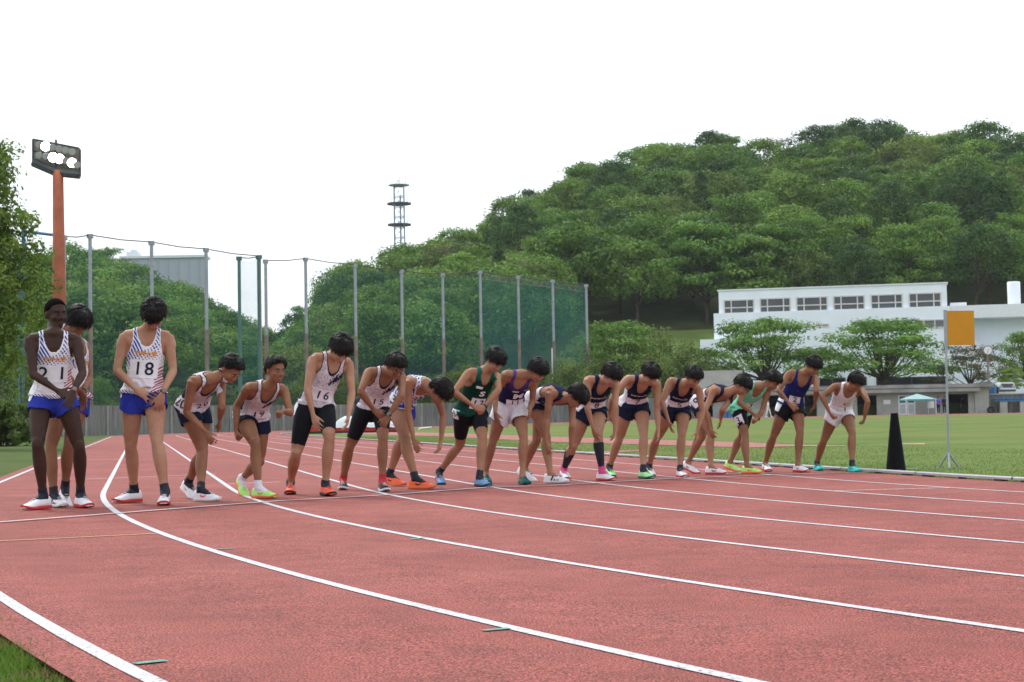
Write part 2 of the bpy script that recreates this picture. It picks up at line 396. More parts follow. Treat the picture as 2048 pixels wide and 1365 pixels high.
def text_mesh(txt, bold=.0):
    cu = bpy.data.curves.new('txt', 'FONT'); cu.body = txt; cu.align_x = 'CENTER'; cu.align_y = 'CENTER'; cu.offset = bold; cu.resolution_u = 3
    o = bpy.data.objects.new('txt', cu); C.objects.link(o); dg = bpy.context.evaluated_depsgraph_get(); dg.update()
    me = bpy.data.meshes.new_from_object(o.evaluated_get(dg)); bpy.data.objects.remove(o)
    bm = bmesh.new(); bm.from_mesh(me); bmesh.ops.triangulate(bm, faces=bm.faces[:])
    for it in range(2):
        lg = [e for e in bm.edges if e.calc_length() > .14]
        if lg: bmesh.ops.subdivide_edges(bm, edges=lg, cuts=1); bmesh.ops.triangulate(bm, faces=bm.faces[:])
    v = [(p.co.x, p.co.y) for p in bm.verts]; f = [tuple(q.index for q in p.verts) for p in bm.faces]
    bm.free(); bpy.data.meshes.remove(me); return v, f
TXT = {}
def text_cached(t, b=0.):
    if (t, b) not in TXT: TXT[(t, b)] = text_mesh(t, b)
    return TXT[(t, b)]
BIRD = ([(-.5, .12), (-.1, .02), (0, -.12), (.12, .04), (.5, .2), (.1, .1), (0, .02), (-.12, .08)], [(0, 1, 7), (1, 2, 6), (1, 6, 7), (2, 3, 6), (3, 5, 6), (3, 4, 5)])
SWOOSH = ([(-.5, -.02), (-.38, -.16), (-.15, -.14), (.5, .18), (-.1, -.02), (-.32, -.06), (-.4, .06)], [(0, 1, 5), (0, 5, 6), (1, 2, 4), (1, 4, 5), (2, 3, 4)])
BARS3 = ([(-.5+.3*k+d, y) for k in range(3) for d, y in ((0, -.25), (.16, -.25), (.34, .25), (.18, .25))], [(4*k, 4*k+1, 4*k+2, 4*k+3) for k in range(3)])
def attr_vec(o, name, data):
    at_ = o.data.attributes.new(name, 'FLOAT_VECTOR', 'POINT'); at_.data.foreach_set('vector', np.ascontiguousarray(data, dtype=np.float32).ravel())
# ---- materials for people
def skin_mat(name, col, red):
    m, nt, b = new_mat(name); tc = N(nt, 'ShaderNodeTexCoord')
    n1 = N(nt, 'ShaderNodeTexNoise', i_Scale=5., i_Detail=4.); n2 = N(nt, 'ShaderNodeTexNoise', i_Scale=55., i_Detail=3.)
    for n in (n1, n2): nt.links.new(tc.outputs['Object'], n.inputs['Vector'])
    c = ramp(nt, n1.outputs[0], [(.3, red), (.62, col)])
    c2 = mixc(nt, .35, c, ramp(nt, n2.outputs[0], [(.3, (.78, .76, .75)), (.7, (1.1, 1.1, 1.1))]), 'MULTIPLY')
    nt.links.new(c2, b.inputs['Base Color']); b.inputs['Roughness'].default_value = .55; b.inputs['Specular IOR Level'].default_value = .24
    b.inputs['Subsurface Weight'].default_value = .12; b.inputs['Subsurface Radius'].default_value = (.012, .005, .003); b.inputs['Subsurface Scale'].default_value = 1.
    bp = N(nt, 'ShaderNodeBump', i_Strength=.15, i_Distance=.003); nt.links.new(n2.outputs[0], bp.inputs['Height']); nt.links.new(bp.outputs[0], b.inputs['Normal'])
    return m
M['skin_a'] = skin_mat('skin_light', (.42, .238, .150), (.345, .155, .092)); M['skin_b'] = skin_mat('skin_tan', (.285, .138, .076), (.215, .085, .043)); M['skin_c'] = skin_mat('skin_mid', (.36, .190, .112), (.285, .120, .068)); M['skin_d'] = skin_mat('skin_dark', (.048, .021, .0135), (.032, .013, .008))
def hair_mat():
    m, nt, b = new_mat('black_hair'); tc = N(nt, 'ShaderNodeTexCoord'); w = N(nt, 'ShaderNodeTexNoise', i_Scale=90., i_Detail=3.); nt.links.new(tc.outputs['Object'], w.inputs['Vector'])
    nt.links.new(ramp(nt, w.outputs[0], [(.35, (.003, .0027, .0027)), (.7, (.013, .0105, .0095))]), b.inputs['Base Color'])
    b.inputs['Roughness'].default_value = .46; b.inputs['Specular IOR Level'].default_value = .26
    bp = N(nt, 'ShaderNodeBump', i_Strength=.5, i_Distance=.004); nt.links.new(w.outputs[0], bp.inputs['Height']); nt.links.new(bp.outputs[0], b.inputs['Normal']); return m
M['hair'] = hair_mat()
M['hair_matt'] = pmat('short_black_hair', (.005, .0045, .0045), .95, .3, 60., .03)
def cloth_nodes(name, rough=.8):
    m, nt, b = new_mat(name); at_ = N(nt, 'ShaderNodeAttribute', attribute_name='rest'); sx = N(nt, 'ShaderNodeSeparateXYZ'); nt.links.new(at_.outputs['Vector'], sx.inputs[0])
    ed = N(nt, 'ShaderNodeAttribute', attribute_name='edge')
    b.inputs['Roughness'].default_value = rough; b.inputs['Specular IOR Level'].default_value = .10
    tc = N(nt, 'ShaderNodeTexCoord'); n = N(nt, 'ShaderNodeTexNoise', i_Scale=26., i_Detail=4.); nt.links.new(tc.outputs['Object'], n.inputs['Vector'])
    bp = N(nt, 'ShaderNodeBump', i_Strength=.35, i_Distance=.008); nt.links.new(n.outputs[0], bp.inputs['Height']); nt.links.new(bp.outputs[0], b.inputs['Normal'])
    sy = N(nt, 'ShaderNodeSeparateXYZ'); nt.links.new(ed.outputs['Vector'], sy.inputs[0])
    return m, nt, b, at_.outputs['Vector'], sx.outputs, sy.outputs[0], n.outputs[0]
def cloth_plain(name, col, trim=None, rough=.8, tw=.012):
    m, nt, b, V, S, ed, nz = cloth_nodes(name, rough)
    c = ramp(nt, nz, [(.3, tuple(x*.85 for x in col)), (.7, tuple(min(1, x*1.08) for x in col))])
    if trim: c = mixc(nt, math_(nt, 'LESS_THAN', ed, tw), c, trim)
    nt.links.new(c, b.inputs['Base Color']); return m
def cloth_stripe(name):
    m, nt, b, V, S, ed, nz = cloth_nodes(name); x, s = S[0], S[1]
    u = math_(nt, 'MULTIPLY', math_(nt, 'ADD', math_(nt, 'MULTIPLY', x, .80), math_(nt, 'MULTIPLY', s, .60)), 1/.021)
    v = math_(nt, 'MULTIPLY', math_(nt, 'SUBTRACT', math_(nt, 'MULTIPLY', x, .60), math_(nt, 'MULTIPLY', s, .80)), 1/.021)
    fu, fv = math_(nt, 'FRACT', u), math_(nt, 'FRACT', v)
    # stripes thin out and break into dashes down the chest and towards the left side
    fade = math_(nt, 'ADD', math_(nt, 'MULTIPLY', math_(nt, 'SUBTRACT', s, .27), 4.), math_(nt, 'MULTIPLY', x, -2.6))
    wid = math_(nt, 'ADD', .30, math_(nt, 'MULTIPLY', fade, .42)); on = math_(nt, 'LESS_THAN', fu, wid)
    dash = math_(nt, 'LESS_THAN', fv, math_(nt, 'ADD', .45, math_(nt, 'MULTIPLY', fade, .95))); on = math_(nt, 'MULTIPLY', on, dash)
    onl = math_(nt, 'MULTIPLY', on, math_(nt, 'GREATER_THAN', math_(nt, 'ADD', fade, .55), 0))
    # left shoulder dashes
    left = math_(nt, 'MULTIPLY', math_(nt, 'GREATER_THAN', x, .05), math_(nt, 'GREATER_THAN', s, .37)); lw = math_(nt, 'MULTIPLY', math_(nt, 'MULTIPLY', math_(nt, 'LESS_THAN', fu, .45), math_(nt, 'LESS_THAN', fv, .6)), left)
    tot = math_(nt, 'MAXIMUM', onl, lw)
    tot = math_(nt, 'MULTIPLY', tot, math_(nt, 'GREATER_THAN', ed, .013))
    low = math_(nt, 'LESS_THAN', s, .25); side = math_(nt, 'GREATER_THAN', x, .085)
    base = mixc(nt, math_(nt, 'MULTIPLY', ramp(nt, s, [(.26, (1, 1, 1)), (.34, (0, 0, 0))]), .18), (.74, .74, .78), (.55, .32, .36))
    c = mixc(nt, tot, base, (.028, .065, .33))
    # red and navy dashes on the lower left flank, blue teeth on the hem
    zz = math_(nt, 'MULTIPLY', math_(nt, 'MULTIPLY', low, side), math_(nt, 'LESS_THAN', fv, .5)); c = mixc(nt, zz, c, (.35, .05, .08))
    hem = math_(nt, 'MULTIPLY', math_(nt, 'LESS_THAN', s, .035), math_(nt, 'LESS_THAN', math_(nt, 'FRACT', math_(nt, 'MULTIPLY', math_(nt, 'ADD', x, s), 1/.022)), .45)); c = mixc(nt, hem, c, (.03, .05, .22))
    nt.links.new(c, b.inputs['Base Color']); return m
def cloth_marble(name):
    m, nt, b, V, S, ed, nz = cloth_nodes(name); x, s = S[0], S[1]
    n1 = N(nt, 'ShaderNodeTexNoise', i_Scale=22., i_Detail=6., i_Roughness=.65, i_Distortion=1.2); nt.links.new(V, n1.inputs['Vector'])
    c = ramp(nt, n1.outputs[0], [(.38, (.62, .62, .68)), (.47, (.60, .56, .60)), (.5, (.28, .22, .25)), (.53, (.60, .56, .60)), (.62, (.70, .70, .76))])
    n2 = N(nt, 'ShaderNodeTexNoise', i_Scale=26., i_Detail=3., i_Distortion=2.); nt.links.new(V, n2.inputs['Vector'])
    f = math_(nt, 'SUBTRACT', 1., math_(nt, 'MULTIPLY', math_(nt, 'ABSOLUTE', math_(nt, 'SUBTRACT', math_(nt, 'ADD', s, math_(nt, 'MULTIPLY', x, -.55)), .315)), 11.))
    k = math_(nt, 'MULTIPLY', math_(nt, 'GREATER_THAN', math_(nt, 'ADD', math_(nt, 'MULTIPLY', f, .45), n2.outputs[0]), .80), math_(nt, 'GREATER_THAN', math_(nt, 'ADD', x, math_(nt, 'MULTIPLY', n2.outputs[0], .12)), .08))
    c = mixc(nt, k, c, (.012, .016, .05))
    side = math_(nt, 'LESS_THAN', S[2], .015); side = math_(nt, 'MULTIPLY', side, math_(nt, 'GREATER_THAN', math_(nt, 'ABSOLUTE', x), .105)); side = math_(nt, 'MULTIPLY', side, math_(nt, 'LESS_THAN', s, .33)); c = mixc(nt, side, c, (.014, .018, .045))
    c = mixc(nt, math_(nt, 'LESS_THAN', ed, .011), c, (.02, .022, .04)); nt.links.new(c, b.inputs['Base Color']); return m
def cloth_tiger(name):
    m, nt, b, V, S, ed, nz = cloth_nodes(name)
    w = N(nt, 'ShaderNodeTexWave', i_Scale=13., i_Distortion=6., i_Detail=3.); w.bands_direction = 'DIAGONAL'; nt.links.new(V, w.inputs['Vector'])
    c = ramp(nt, w.outputs[0], [(.42, (.03, .06, .36)), (.52, (.66, .68, .78))]); c = mixc(nt, math_(nt, 'LESS_THAN', ed, .012), c, (.75, .75, .78)); nt.links.new(c, b.inputs['Base Color']); return m
def cloth_navy(name):
    m, nt, b, V, S, ed, nz = cloth_nodes(name); x, s = S[0], S[1]
    ax = math_(nt, 'ABSOLUTE', x)
    side = math_(nt, 'MULTIPLY', math_(nt, 'GREATER_THAN', math_(nt, 'ADD', ax, math_(nt, 'MULTIPLY', s, -.10)), .088), math_(nt, 'LESS_THAN', s, .37)); side = math_(nt, 'MULTIPLY', side, math_(nt, 'LESS_THAN', S[2], .045))
    c = mixc(nt, side, (.009, .016, .045), (.70, .68, .72)); c = mixc(nt, math_(nt, 'MULTIPLY', math_(nt, 'LESS_THAN', ed, .010), math_(nt, 'LESS_THAN', s, .40)), c, (.01, .014, .035)); nt.links.new(c, b.inputs['Base Color']); return m
def cloth_purple(name):
    m, nt, b, V, S, ed, nz = cloth_nodes(name); x, s = S[0], S[1]
    k = math_(nt, 'ADD', s, math_(nt, 'MULTIPLY', nz, .05)); c = ramp(nt, k, [(.12, (.008, .009, .034)), (.34, (.018, .016, .078)), (.50, (.10, .056, .25))]); nt.links.new(c, b.inputs['Base Color']); return m
def cloth_green(name):
    m, nt, b, V, S, ed, nz = cloth_nodes(name); x, s = S[0], S[1]
    fr = math_(nt, 'LESS_THAN', math_(nt, 'FRACT', math_(nt, 'MULTIPLY', math_(nt, 'ADD', s, math_(nt, 'MULTIPLY', nz, .02)), 60.)), .5)
    lo = math_(nt, 'MULTIPLY', fr, ramp(nt, s, [(.03, (1, 1, 1)), (.14, (0, 0, 0))])); c = mixc(nt, lo, (.004, .030, .019), (.012, .10, .066)); c = mixc(nt, ramp(nt, s, [(.42, (0, 0, 0)), (.5, (1, 1, 1))]), c, (.014, .13, .085)); nt.links.new(c, b.inputs['Base Color']); return m
M['c_stripe'] = cloth_stripe('striped_singlet'); M['c_marble'] = cloth_marble('marble_singlet'); M['c_tiger'] = cloth_tiger('tiger_singlet'); M['c_navy'] = cloth_navy('navy_singlet'); M['c_purple'] = cloth_purple('purple_singlet'); M['c_green'] = cloth_green('green_singlet')
M['c_mint'] = cloth_plain('mint_singlet', (.20, .66, .44)); M['c_blue'] = cloth_plain('blue_singlet', (.014, .020, .115)); M['c_white'] = cloth_plain('white_singlet', (.74, .70, .76))
M['s_blue'] = cloth_plain('blue_shorts', (.025, .040, .32)); M['s_navy'] = cloth_plain('navy_shorts', (.010, .014, .036)); M['s_black'] = cloth_plain('black_tights', (.008, .009, .013), rough=.62); M['s_white'] = cloth_plain('white_shorts', (.74, .71, .77)); M['s_tiger'] = cloth_plain('royal_shorts', (.03, .05, .36), (.7, .7, .74))
M['paper'] = pmat('bib_paper', (.74, .68, .74), .7, .06, 14., .2, bump=.3, bscale=18.); M['paper_w'] = pmat('bib_paper_white', (.76, .76, .80), .7, .05, 14., .2, bump=.3, bscale=18.)
def flat(name, col, rough=.6): M[name] = pmat(name, col, rough, .08, 20.); return M[name]
for nme, col in (('ink', (.012, .014, .035)), ('orange_print', (.62, .26, .03)), ('white_print', (.78, .78, .80)), ('navy_print', (.02, .04, .16)), ('red_print', (.45, .03, .04)), ('eye_white', (.42, .38, .36)), ('eye_dull', (.16, .13, .11)), ('eye_dark', (.01, .008, .008)), ('lip', (.28, .10, .085)), ('lip_dark', (.06, .03, .027)), ('grey_print', (.25, .25, .27)),
    ('sh_white', (.72, .72, .76)), ('sh_coral', (.80, .115, .07)), ('sh_orange', (.82, .13, .05)), ('sh_lime', (.42, .78, .20)), ('sh_lime2', (.33, .75, .30)), ('sh_black', (.012, .014, .018)), ('sh_bluegrey', (.10, .26, .46)), ('sh_teal', (.008, .11, .105)), ('sh_turq', (.03, .48, .44)), ('sole_red', (.55, .035, .03)), ('sole_white', (.70, .70, .70)), ('sole_black', (.015, .015, .016)), ('sole_orange', (.75, .16, .05)), ('sole_navy', (.02, .03, .07)), ('sock_navy', (.008, .010, .022)), ('sock_white', (.68, .66, .72)), ('sock_pink', (.62, .06, .22)), ('sock_red', (.42, .02, .03)), ('yellow_print', (.55, .58, .05)), ('watch_grey', (.14, .15, .14)), ('watch_black', (.01, .01, .012)), ('coral_print', (.80, .10, .12)), ('purple_jacket', (.16, .09, .50)), ('dark_jacket', (.012, .013, .018)), ('white_kit', (.72, .72, .72)), ('blue_band', (.02, .04, .4)), ('gold_print', (.12, .10, .03))): flat(nme, col, .55)
# ---- shoes: built once per colour set, toe along +Y, sole on z=0, origin under the ball of the foot
def shoe_sections():
    # y, half width, x shift, top height
    return [(-.168, .020, 0, .070), (-.160, .032, 0, .094), (-.13, .037, 0, .100), (-.095, .037, .001, .100), (-.065, .037, .002, .096), (-.035, .038, .003, .084), (.0, .043, .005, .070), (.035, .046, .004, .056), (.065, .043, .0, .047), (.09, .032, -.003, .038), (.105, .016, -.005, .029)]
SHOES = {}
def make_shoe(up, so, mark, mkind, side):
    k = (up, so, mark, id(mkind), side)
    if k in SHOES: return SHOES[k]
    mb = MB(); rows = []; n = 11
    for y, w, dx, h in shoe_sections():
        row = []
        for i in range(n):
            t = math.pi*i/(n-1); c, s_ = math.cos(t), math.sin(t)
            row.append((side*dx+w*1.02*c*(1 if s_ < .5 else .96), y, .012+(h-.012)*(s_**.62 if s_ > 0 else 0)))
        rows.append(row)
    for r_ in rows: r_.append((r_[0][0]*.0, r_[0][1], .012)); r_.append(r_[0])
    mb.grid(rows); m = len(rows[0]); mb.f.append(tuple(range(m-2, -1, -1))); mb.f.append(tuple(range((len(rows)-1)*m, len(rows)*m-1)))
    me_u = bpy.data.meshes.new('shoe'); me_u.from_pydata(mb.v, [], mb.f); me_u.polygons.foreach_set('use_smooth', [True]*len(me_u.polygons)); me_u.materials.append(M[up])
    mb = MB(); rows = []
    for y, w, dx, h in shoe_sections():
        lift = .022*max(0, (y-.03)/.075)**2; th = .026 if y < -.02 else .026-.010*(y+.02)/.125
        rows.append([(side*dx+w*a, y*1.02, lift+z) for a, z in ((1.0, 0), (1.12, .006), (1.12, th*.7), (1.04, th), (-1.04, th), (-1.12, th*.7), (-1.12, .006), (-1.0, 0), (1.0, 0))])
    mb.grid(rows); mb.f.append(tuple(range(7, -1, -1))); m = 9; mb.f.append(tuple(range((len(rows)-1)*m, len(rows)*m-1)))
    me_s = bpy.data.meshes.new('sole'); me_s.from_pydata(mb.v, [], mb.f); me_s.materials.append(M[so])
    vs, fs = mkind; mb = MB()
    for sd in (-1, 1):
        P = []
        for a, b in vs:
            y = -.03+a*.115; z = .05+b*.10
            w = np.interp(y, [q[0] for q in shoe_sections()], [q[1] for q in shoe_sections()]); h = np.interp(y, [q[0] for q in shoe_sections()], [q[3] for q in shoe_sections()])
            f = max(0., min(1., (z-.012)/(h-.012)))**1.6; P.append((sd*(w*1.02*math.sqrt(max(0, 1-f*f))+.0035), y, z))
        mb.add(P, fs)
    me_m = bpy.data.meshes.new('mark'); me_m.from_pydata(mb.v, [], mb.f); me_m.materials.append(M[mark])
    mb = MB()
    for i in range(5):
        y = -.055+i*.021; h = np.interp(y, [q[0] for q in shoe_sections()], [q[3] for q in shoe_sections()]); mb.tube([(-.016, y, h-.001), (0, y+.004, h+.004), (.016, y, h-.001)], .0032, 5)
    me_l = bpy.data.meshes.new('lace'); me_l.from_pydata(mb.v, [], mb.f); me_l.materials.append(M['sh_white' if up in ('sh_bluegrey', 'sh_black') else up])
    SHOES[k] = (me_u, me_s, me_m, me_l); return SHOES[k]
def link_mesh(name, me, parent, Mx=None):
    o = bpy.data.objects.new(name, me); C.objects.link(o); o.parent = parent
    if Mx is not None: o.matrix_local = Mx
    return o
GRP_T, GRP_AR, GRP_AL, GRP_LR, GRP_LL, GRP_H = range(6)
def build_person(J, sp):
    """J: joints in world space (numpy), sp: clothing."""
    s = J['sc']; bld = sp.get('build', 1.)*s
    root = empty('person', tuple(J['base']), sp['label'], 'person', sp.get('group')); O = A_(J['base'])
    B = Body(); Z = A_((0, 0, 1.))
    pel, sm = J['pelvis'], J['smid']; hl, cl = J['hlat'], J['clat']
    L = np.linalg.norm(sm-pel); up1 = (sm-pel)/L
    upp = nv(Z*.45+up1*.55); c1 = pel+upp*L*.42+ (np.cross(hl, upp)*-.02)
    # spine: quadratic Bezier pelvis -> shoulders
    def spine(t):
        if t < 0: return pel+upp*(t*L)
        if t > 1: return sm+nv(sm-c1)*((t-1)*L)
        return (1-t)**2*pel+2*t*(1-t)*c1+t*t*sm
    def lat(t): t = min(max(t, 0), 1); return nv(hl*(1-t)+cl*t)
    LT = .46
    P, Aw, Bw, Rf = [], [], [], []; fr_front = []
    for (ss, a, b, yo) in TORSO:
        t = ss/LT; p = spine(t); tg = nv(spine(t+.02)-spine(t-.02)); l = lat(t); l = nv(l-tg*(l@tg)); f = np.cross(l, tg)
        P.append(p+f*yo*bld); Aw.append(a*bld); Bw.append(b*bld); Rf.append(l); fr_front.append(f)
    B.loft(P, Aw, Bw, Rf, 18)
    tors = (P, Aw, Bw, Rf, fr_front)
    neckb = spine(1.06)
    # shoulders, arms
    cup = nv(sm-c1); cf = np.cross(cl, cup)
    fr_c = (cl, cf, cup)
    for side, sh, el, wr, grp in ((-1, J['shR'], J['elR'], J['wrR'], GRP_AR), (1, J['shL'], J['elL'], J['wrL'], GRP_AL)):
        ref = nv(np.cross(el-sh, wr-el)+1e-3*cf)
        B.loft([neckb+cup*.02*s+cl*side*.02, sm+cl*side*.085*s+cup*.012*s, sh+cup*.004], [.046*bld, .052*bld, .046*bld], [.046*bld, .05*bld, .044*bld], cf, 12)
        B.loft([sm+cl*side*.06*s-cup*.085*s+cf*.035*s, sm+cl*side*.10*s-cup*.06*s+cf*.025*s, sh-cup*.01+cf*.004], [.055*bld, .055*bld, .045*bld], [.05*bld, .05*bld, .042*bld], cf, 12)
        B.loft([sm+cl*side*.07*s-cup*.10*s-cf*.045*s, sh-cup*.015-cf*.008], [.05*bld, .044*bld], [.05*bld, .042*bld], cf, 12)
        ua = lambda t: sh+(el-sh)*t; fa = lambda t: el+(wr-el)*t; kk = bld*.97
        B.loft([ua(-.02), ua(.16), ua(.4), ua(.7), ua(.93), ua(1.0)], [.046*kk, .0475*kk, .042*kk, .037*kk, .034*kk, .033*kk], [.047*kk, .050*kk, .045*kk, .040*kk, .035*kk, .034*kk], ref, 12, grp)
        B.loft([fa(-.04), fa(.08), fa(.25), fa(.55), fa(.85), fa(1.0)], [.033*kk, .038*kk, .040*kk, .033*kk, .026*kk, .0245*kk], [.032*kk, .035*kk, .036*kk, .029*kk, .021*kk, .020*kk], ref, 12, grp)
        B.ell(ua(.20)+nv(el-sh)*0+cl*side*.010*s, (.045*bld, .046*bld, .060*bld), (cl, cf, nv(sh-el)), None); B.ell(ua(.55)+nv(np.cross(ref, el-sh))*.010*s, (.034*bld, .036*bld, .075*bld), (ref, nv(np.cross(ref, el-sh)), nv(sh-el)), None); B.ell(el, (.031*bld, .033*bld, .036*bld), (ref, nv(np.cross(ref, wr-el)), nv(sh-el)), None)
        hand(B, side, wr, J['hdR' if side < 0 else 'hdL'], J['hnR' if side < 0 else 'hnL'], J.get('curlR' if side < 0 else 'curlL', 'relax'), s, grp, nv(wr-el))
    # legs
    pf = np.cross(hl, upp)
    for side, hp, kn, an, grp in ((-1, J['hipR'], J['knR'], J['anR'], GRP_LR), (1, J['hipL'], J['knL'], J['anL'], GRP_LL)):
        kf = nv(np.cross(hl, nv(hp-an))); ax = hl
        th = lambda t: hp+(kn-hp)*t; shk = lambda t: kn+(an-kn)*t; q = bld
        bend = nv(((hp+an)/2-kn)+1e-6); bk = nv(-kf)
        tf = lambda t, d: th(t)-bk*d*s
        B.loft([th(-.10), th(.04), tf(.2, .006), tf(.42, .010), tf(.64, .008), tf(.82, .003), th(.95), th(1.07)], [.078*q, .086*q, .086*q, .079*q, .068*q, .058*q, .051*q, .040*q], [.086*q, .096*q, .094*q, .084*q, .070*q, .058*q, .051*q, .042*q], ax, 16, grp)
        B.ell(th(.80)-hl*side*.030*s-bk*.020*s, (.030*q, .032*q, .055*q), (hl, kf, nv(hp-kn)), None)
        B.ell(th(.66)+hl*side*.034*s-bk*.020*s, (.032*q, .034*q, .085*q), (hl, kf, nv(hp-kn)), None)
        sh_b = lambda t, d: shk(t)+bk*d*s
        B.loft([shk(-.14), shk(-.05)-bk*.004*s, sh_b(.05, .0), sh_b(.22, .012), sh_b(.38, .012), sh_b(.6, .005), sh_b(.82, 0), shk(1.0)], [.036*q, .045*q, .048*q, .054*q, .053*q, .043*q, .033*q, .033*q], [.038*q, .047*q, .049*q, .057*q, .056*q, .045*q, .035*q, .036*q], ax, 16, grp)
        for cs_, cd in ((-1, .27), (1, .24)): B.ell(sh_b(cd, .026)+hl*cs_*.020*s, (.033*q, .036*q, .085*q), (hl, kf, nv(kn-an)), None)
        B.loft([shk(.06)-bk*.040*s, shk(.4)-bk*.036*s, shk(.9)-bk*.022*s], [.012*q, .012*q, .010*q], [.012*q, .012*q, .010*q], ax, 8)
        for cs_ in (-1, 1): B.ell(an+hl*cs_*.030*s, (.011*q, .014*q, .015*q), (hl, kf, nv(kn-an)), None)
        B.ell(kn-bk*.020*s, (.036*q, .034*q, .044*q), (hl, kf, nv(np.cross(hl, kf))), grp)
        B.ell(hp-pf*.045*s+upp*.0*s, (.085*q, .075*q, .095*q), (hl, pf, upp))
        ft = J['ftR' if side < 0 else 'ftL']            # foot matrix; the foot goes into the shoe
        toe = A_((ft @ Vector((0, .02, .04)))[:]); heel = A_((ft @ Vector((0, -.13, .05)))[:])
        B.loft([an+Z*.03, an, (an+toe)/2-Z*.0, toe], [.036*q, .036*q, .030*q, .024*q], [.038*q, .038*q, .026*q, .016*q], hl, 10, grp)
        B.loft([an, heel], [.034*q, .026*q], [.034*q, .024*q], hl, 10)
    # head
    hc, hx, hf, hu = J['head'], J['hx'], J['hf'], J['hu']; k = .985*s; fr = (hx, hf, hu)
    def hp_(x, y, z): return hc+hx*x*k+hf*y*k+hu*z*k
    B.loft([neckb-cup*.03*s, neckb+cup*.02*s, hp_(0, -.02, -.085), hp_(0, -.01, -.03)], [.062*bld, .056*bld, .054*s, .05*s], [.06*bld, .056*bld, .056*s, .05*s], [cl, cl, hx, hx], 14, GRP_H)
    B.ell(hp_(0, -.012, .032), (.077*k, .098*k, .092*k), fr, GRP_H, 18, 12)
    B.ell(hp_(0, .018, -.032), (.066*k, .078*k, .088*k), fr, GRP_H, 16, 10)
    B.ell(hp_(0, .052, -.085), (.040*k, .036*k, .036*k), fr, GRP_H)
    B.ell(hp_(0, .030, -.072), (.056*k, .052*k, .040*k), fr, GRP_H)
    B.ell(hp_(0, .074, .028), (.052*k, .020*k, .016*k), fr, GRP_H)
    for sx in (-1, 1):
        B.ell(hp_(sx*.038, .066, -.028), (.024*k, .022*k, .022*k), fr); B.ell(hp_(sx*.079, -.012, -.012), (.010*k, .022*k, .034*k), fr, GRP_H); B.ell(hp_(sx*.013, .098, -.038), (.010*k, .011*k, .009*k), fr)
    B.loft([hp_(0, .086, .018), hp_(0, .100, -.012), hp_(0, .112, -.034)], [.009*k, .010*k, .012*k], [.010*k, .012*k, .013*k], hx, 8)
    B.ell(hp_(0, .090, -.066), (.022*k, .012*k, .007*k), fr); B.ell(hp_(0, .088, -.078), (.020*k, .012*k, .008*k), fr)
    vox = sp.get('vox', .0075); V, F = remesh(B, vox); Nn = vnormals(V, F)
    body = mesh_obj('body', V-O, F, M[sp['skin']], root, True)
    # ---- classify vertices
    best = np.full(len(V), 9e9); grp = np.zeros(len(V), int); tpar = np.zeros(len(V))
    PT = np.array(P); ns = len(TORSO); tors_d = np.full(len(V), 9e9); rest = np.zeros((len(V), 3))
    for i in range(ns-1):
        t, _ = seg_param(V, PT[i], PT[i+1]); c = PT[i]+t[:, None]*(PT[i+1]-PT[i]); l = Rf[i]; f = fr_front[i]; d = V-c
        lx = d@l; fy = d@f; a = Aw[i]+t*(Aw[i+1]-Aw[i]); b = Bw[i]+t*(Bw[i+1]-Bw[i]); ax = nv(PT[i+1]-PT[i]); dz = d@ax
        e = (np.sqrt((lx/a)**2+(fy/b)**2)-1)*b; e = np.sqrt(np.maximum(e, 0)**2+dz**2)+np.minimum(e, 0)
        m = e < tors_d; tors_d[m] = e[m]; ss = TORSO[i][0]+t*(TORSO[i+1][0]-TORSO[i][0])
        rest[m] = np.stack([lx, ss, fy], 1)[m]
    # finer lateral / height for the shoulder shelf
    dS = V-sm; rx = dS@cl; rs = LT+(dS@cup)/s; rf = dS@cf; hi = rest[:, 1] > .40
    w = np.clip((rest[:, 1]-.34)/.08, 0, 1); rest[:, 0] = rest[:, 0]*(1-w)+rx*w; rest[:, 2] = rest[:, 2]*(1-w)+rf*w; rest[:, 1] = np.where(hi, np.maximum(rs, .40), rest[:, 1])
    rest[:, 0] /= s; rest[:, 2] /= s
    best = tors_d.copy()
    legt = np.full((2, len(V)), 9.); 
    for g, p0, p1, r0, r1 in B.segs:
        t, d = seg_param(V, p0, p1); d = d-(r0+t*(r1-r0)); m = d < best; best[m] = d[m]; grp[m] = g
    def along(g, p0, p1):
        d = p1-p0; return ((V-p0)@d)/(d@d)
    tR = along(0, J['hipR'], J['knR']); tL = along(0, J['hipL'], J['knL'])
    side_sgn = rest[:, 0]
    # ---- singlet
    x, sv, fy = rest[:, 0], rest[:, 1], rest[:, 2]; axx = np.abs(x)
    nw, nd_f, nd_b = sp.get('neck', (.070, .13, .045)); front = fy > -.005
    ncy = .545; nd = np.where(front, nd_f, nd_b); ne = np.sqrt((x/nw)**2+((sv-ncy)/nd)**2)
    d_neck = (ne-1)*np.minimum(nw, nd)*1.0
    arm_x = np.interp(sv, [.26, .30, .36, .43, .50, .56], [.30, .165, .128, .113, .113, .118])*np.where(front, 1, .97)
    d_arm = arm_x-axx
    near = tors_d < .03*s
    torso_like = ((grp == GRP_T) & (tors_d < .09)) | ((grp == GRP_H) & (sv < .56)) | (((grp == GRP_AR) | (grp == GRP_AL)) & (sv > .38) & (axx < .14) & (tors_d < .07*s))
    legsh = ((grp == GRP_LR) | (grp == GRP_LL))
    kind = sp.get('top', 'singlet')
